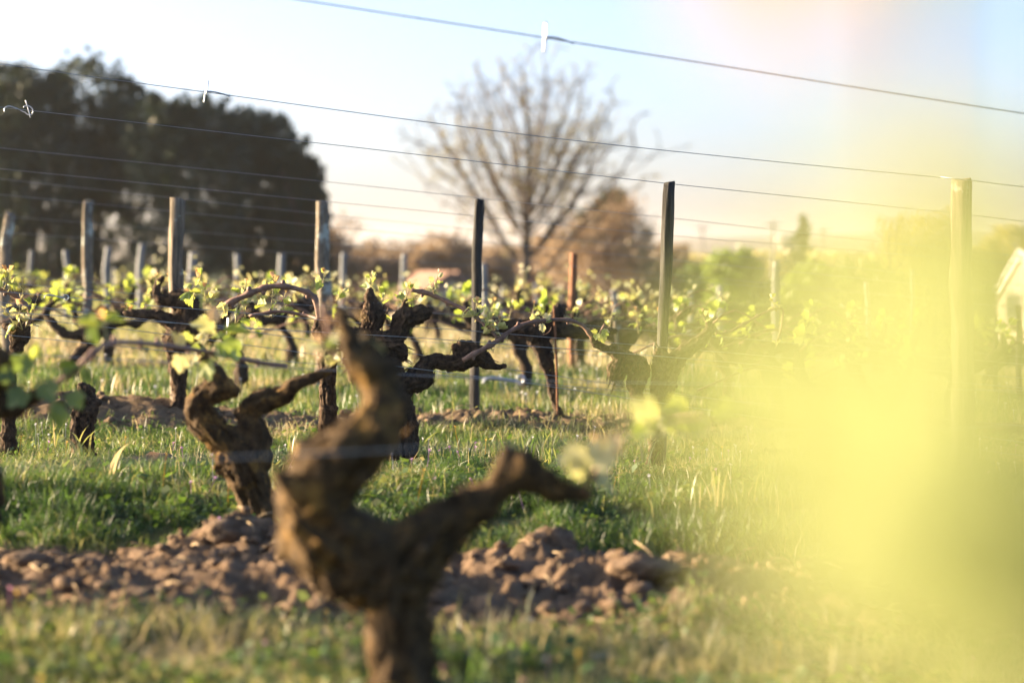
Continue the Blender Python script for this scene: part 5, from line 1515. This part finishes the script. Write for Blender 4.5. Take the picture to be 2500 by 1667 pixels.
def clod(name, label, u, v, Y, s, mat, cat, seed, sq=(1, 1, 1)):
    co, f = clod_mesh(seed, 3)
    x = P(u, v, Y).x; b = Vector((x, Y, gz(x, Y)))
    co = co * s * .72 * np.array(sq)
    o = new_mesh(name, co + np.array([0, 0, s * .15]), f, M[mat]); o.location = b
    return tag(o, label, cat)
clod("earth_clod", "big golden-lit clod of earth left of the nearest vine", 545, 1330, 5.7, .062, "soil", "clod", 61)
clod("earth_clod", "rounded clod lying left of the big golden one", 425, 1370, 5.5, .05, "soil", "clod", 62)
clod("earth_clod", "reddish clod heap under the nearest vine's right arm", 1345, 1335, 5.7, .058, "soil", "clod", 63, (1, 1, 1.3))
clod("earth_clod", "small round clod left of the reddish heap", 1235, 1375, 5.5, .03, "soil", "clod", 64)
clod("earth_clod", "sunlit clod at the edge of the yellow veil, bottom right of centre", 1675, 1465, 4.85, .05, "soil", "clod", 65)
clod("earth_clod", "broad flat clod right of the reddish heap", 1560, 1400, 5.2, .07, "soil", "clod", 66, (1.2, 1, .8))
clod("earth_clod", "clod in the shaded furrow at the left edge", 60, 1400, 5.3, .06, "soil", "clod", 67)
clod("earth_clod", "low clod in the middle of the shaded furrow", 330, 1480, 4.9, .055, "soil", "clod", 68)
clod("flint_stone", "pale stone in the soil below the broad flat clod", 1472, 1545, 4.5, .022, "stone", "stone", 69)
clod("flint_stone", "pale grey stone at the bottom left of the furrow", 285, 1530, 4.55, .034, "stone", "stone", 70)
clod("flint_stone", "small pale stone right of the nearest vine's trunk", 1285, 1480, 4.9, .016, "stone", "stone", 71)
clod("flint_stone", "upright grey stone left of the nearest vine's trunk", 668, 1490, 4.9, .022, "stone", "stone", 72, (.7, .7, 1.7))

# ================================================================== LEAVES CLOSE TO THE LENS
bx = Vector((0.42, 0.62, gz(0.42, 0.62)))
tn = thing("grape_vine", "vine whose broad sunlit leaves blur into a yellow-green veil close to the lens", "vine", bx, "old gnarled vines in the rows")
gnarl("trunk", [[(bx.x, bx.y, bx.z - .05, .045), (bx.x + .02, bx.y, .2, .038), (bx.x, bx.y, .42, .05), (bx.x - .03, bx.y, .5, .03)]], .01, M["bark_far"], tn, bx, .2, .1, 99)
mb = MB()
q = crom([(bx.x - .03, bx.y, .5), (.30, .60, .56), (.2, .56, .58), (.135, .53, .60), (.09, .52, .66), (.085, .52, .74), (.07, .52, .80)], .02); mb.tube(q, .003, 6)
nc = mb.build("cane", M["cane"], tn, bx)
def near(u, v, Yn, s, k, d, var=0, nrm=(0, -1, .25)):
    put_leaf(nc, bx, P(u, v, Yn), d, s, k, var, normal=nrm)
NL = [(1990, 1060, .37, .040, 0, (-.3, -.1, 1)), (2180, 1180, .35, .044, 0, (-.8, -.1, .4)), (2330, 930, .33, .042, 0, (-.5, -.1, -.8)), (2120, 860, .36, .034, 0, (.3, -.1, 1)),
      (2480, 1180, .31, .044, 0, (-.4, -.2, .8)), (2420, 1420, .33, .034, 0, (-.2, -.2, -.9)), (1830, 1180, .38, .030, 0, (-.6, 0, -.5)), (1810, 960, .40, .026, 0, (-.9, 0, .2)), (2540, 720, .29, .030, 0, (-.6, -.2, .6)), (2390, 760, .31, .030, 0, (-.4, -.2, .8)), (2010, 1290, .36, .034, 0, (.4, -.1, -.9)), (2250, 1400, .34, .038, 0, (.5, -.1, .7)), (2470, 960, .30, .040, 0, (-.7, -.1, .6)), (2520, 1480, .32, .040, 1, (-.5, -.1, .8)), (1790, 1080, .39, .030, 0, (-.8, -.1, .3)), (2330, 670, .31, .030, 0, (0, 0, 1)), (2190, 800, .34, .036, 0, (0, 0, 1)), (2430, 1630, .33, .036, 0, (0, 0, 1)), (1860, 1330, .38, .030, 0, (0, 0, 1)), (2160, 1500, .35, .022, 0, (0, 0, 1)), (2240, 600, .30, .024, 0, (0, 0, 1)), (2420, 620, .30, .026, 0, (0, 0, 1)), (2330, 1540, .33, .034, 0, (0, 0, 1)), (2290, 1250, .34, .038, 0, (0, 0, 1)), (2520, 1650, .31, .030, 0, (0, 0, 1))]
for (u, v, Yn, sz, va, d) in NL:
    n_ = Vector((random.uniform(.5, .85), -.75, random.uniform(.0, .35))).normalized()
    t1_ = Vector((-n_.y, n_.x, 0)).normalized(); t2_ = n_.cross(t1_); an = random.uniform(0, 6.28)
    near(u, v, Yn, sz, "leaf_near", t1_ * math.cos(an) + t2_ * math.sin(an), va, n_)
near(2660, 1560, .33, .034, "leaf", (.2, -.2, .9), 0, (.4, -1, 0))
near(1880, 20, .38, .040, "leaf_orange", (.1, .1, 1), 0, (.5, -.8, .2))
near(2270, -150, .33, .026, "leaf", (.3, 0, 1), 0, (.2, -1, .2))

# ------------------------------------------------------------------ air
hm = bpy.data.materials.new("haze"); hm.use_nodes = True
t = hm.node_tree; t.nodes.clear()
out = t.nodes.new("ShaderNodeOutputMaterial"); pv = t.nodes.new("ShaderNodeVolumePrincipled")
pv.inputs["Color"].default_value = (0.95, 0.93, 0.90, 1); pv.inputs["Density"].default_value = HAZE; pv.inputs["Anisotropy"].default_value = 0.3
t.links.new(pv.outputs[0], out.inputs["Volume"])
hb = MB().box((0, 1400, 12), (3400, 2840, 48)).build("haze", hm, None, None, False)
kind(hb, "stuff", "pale evening haze over the vineyard and valley")
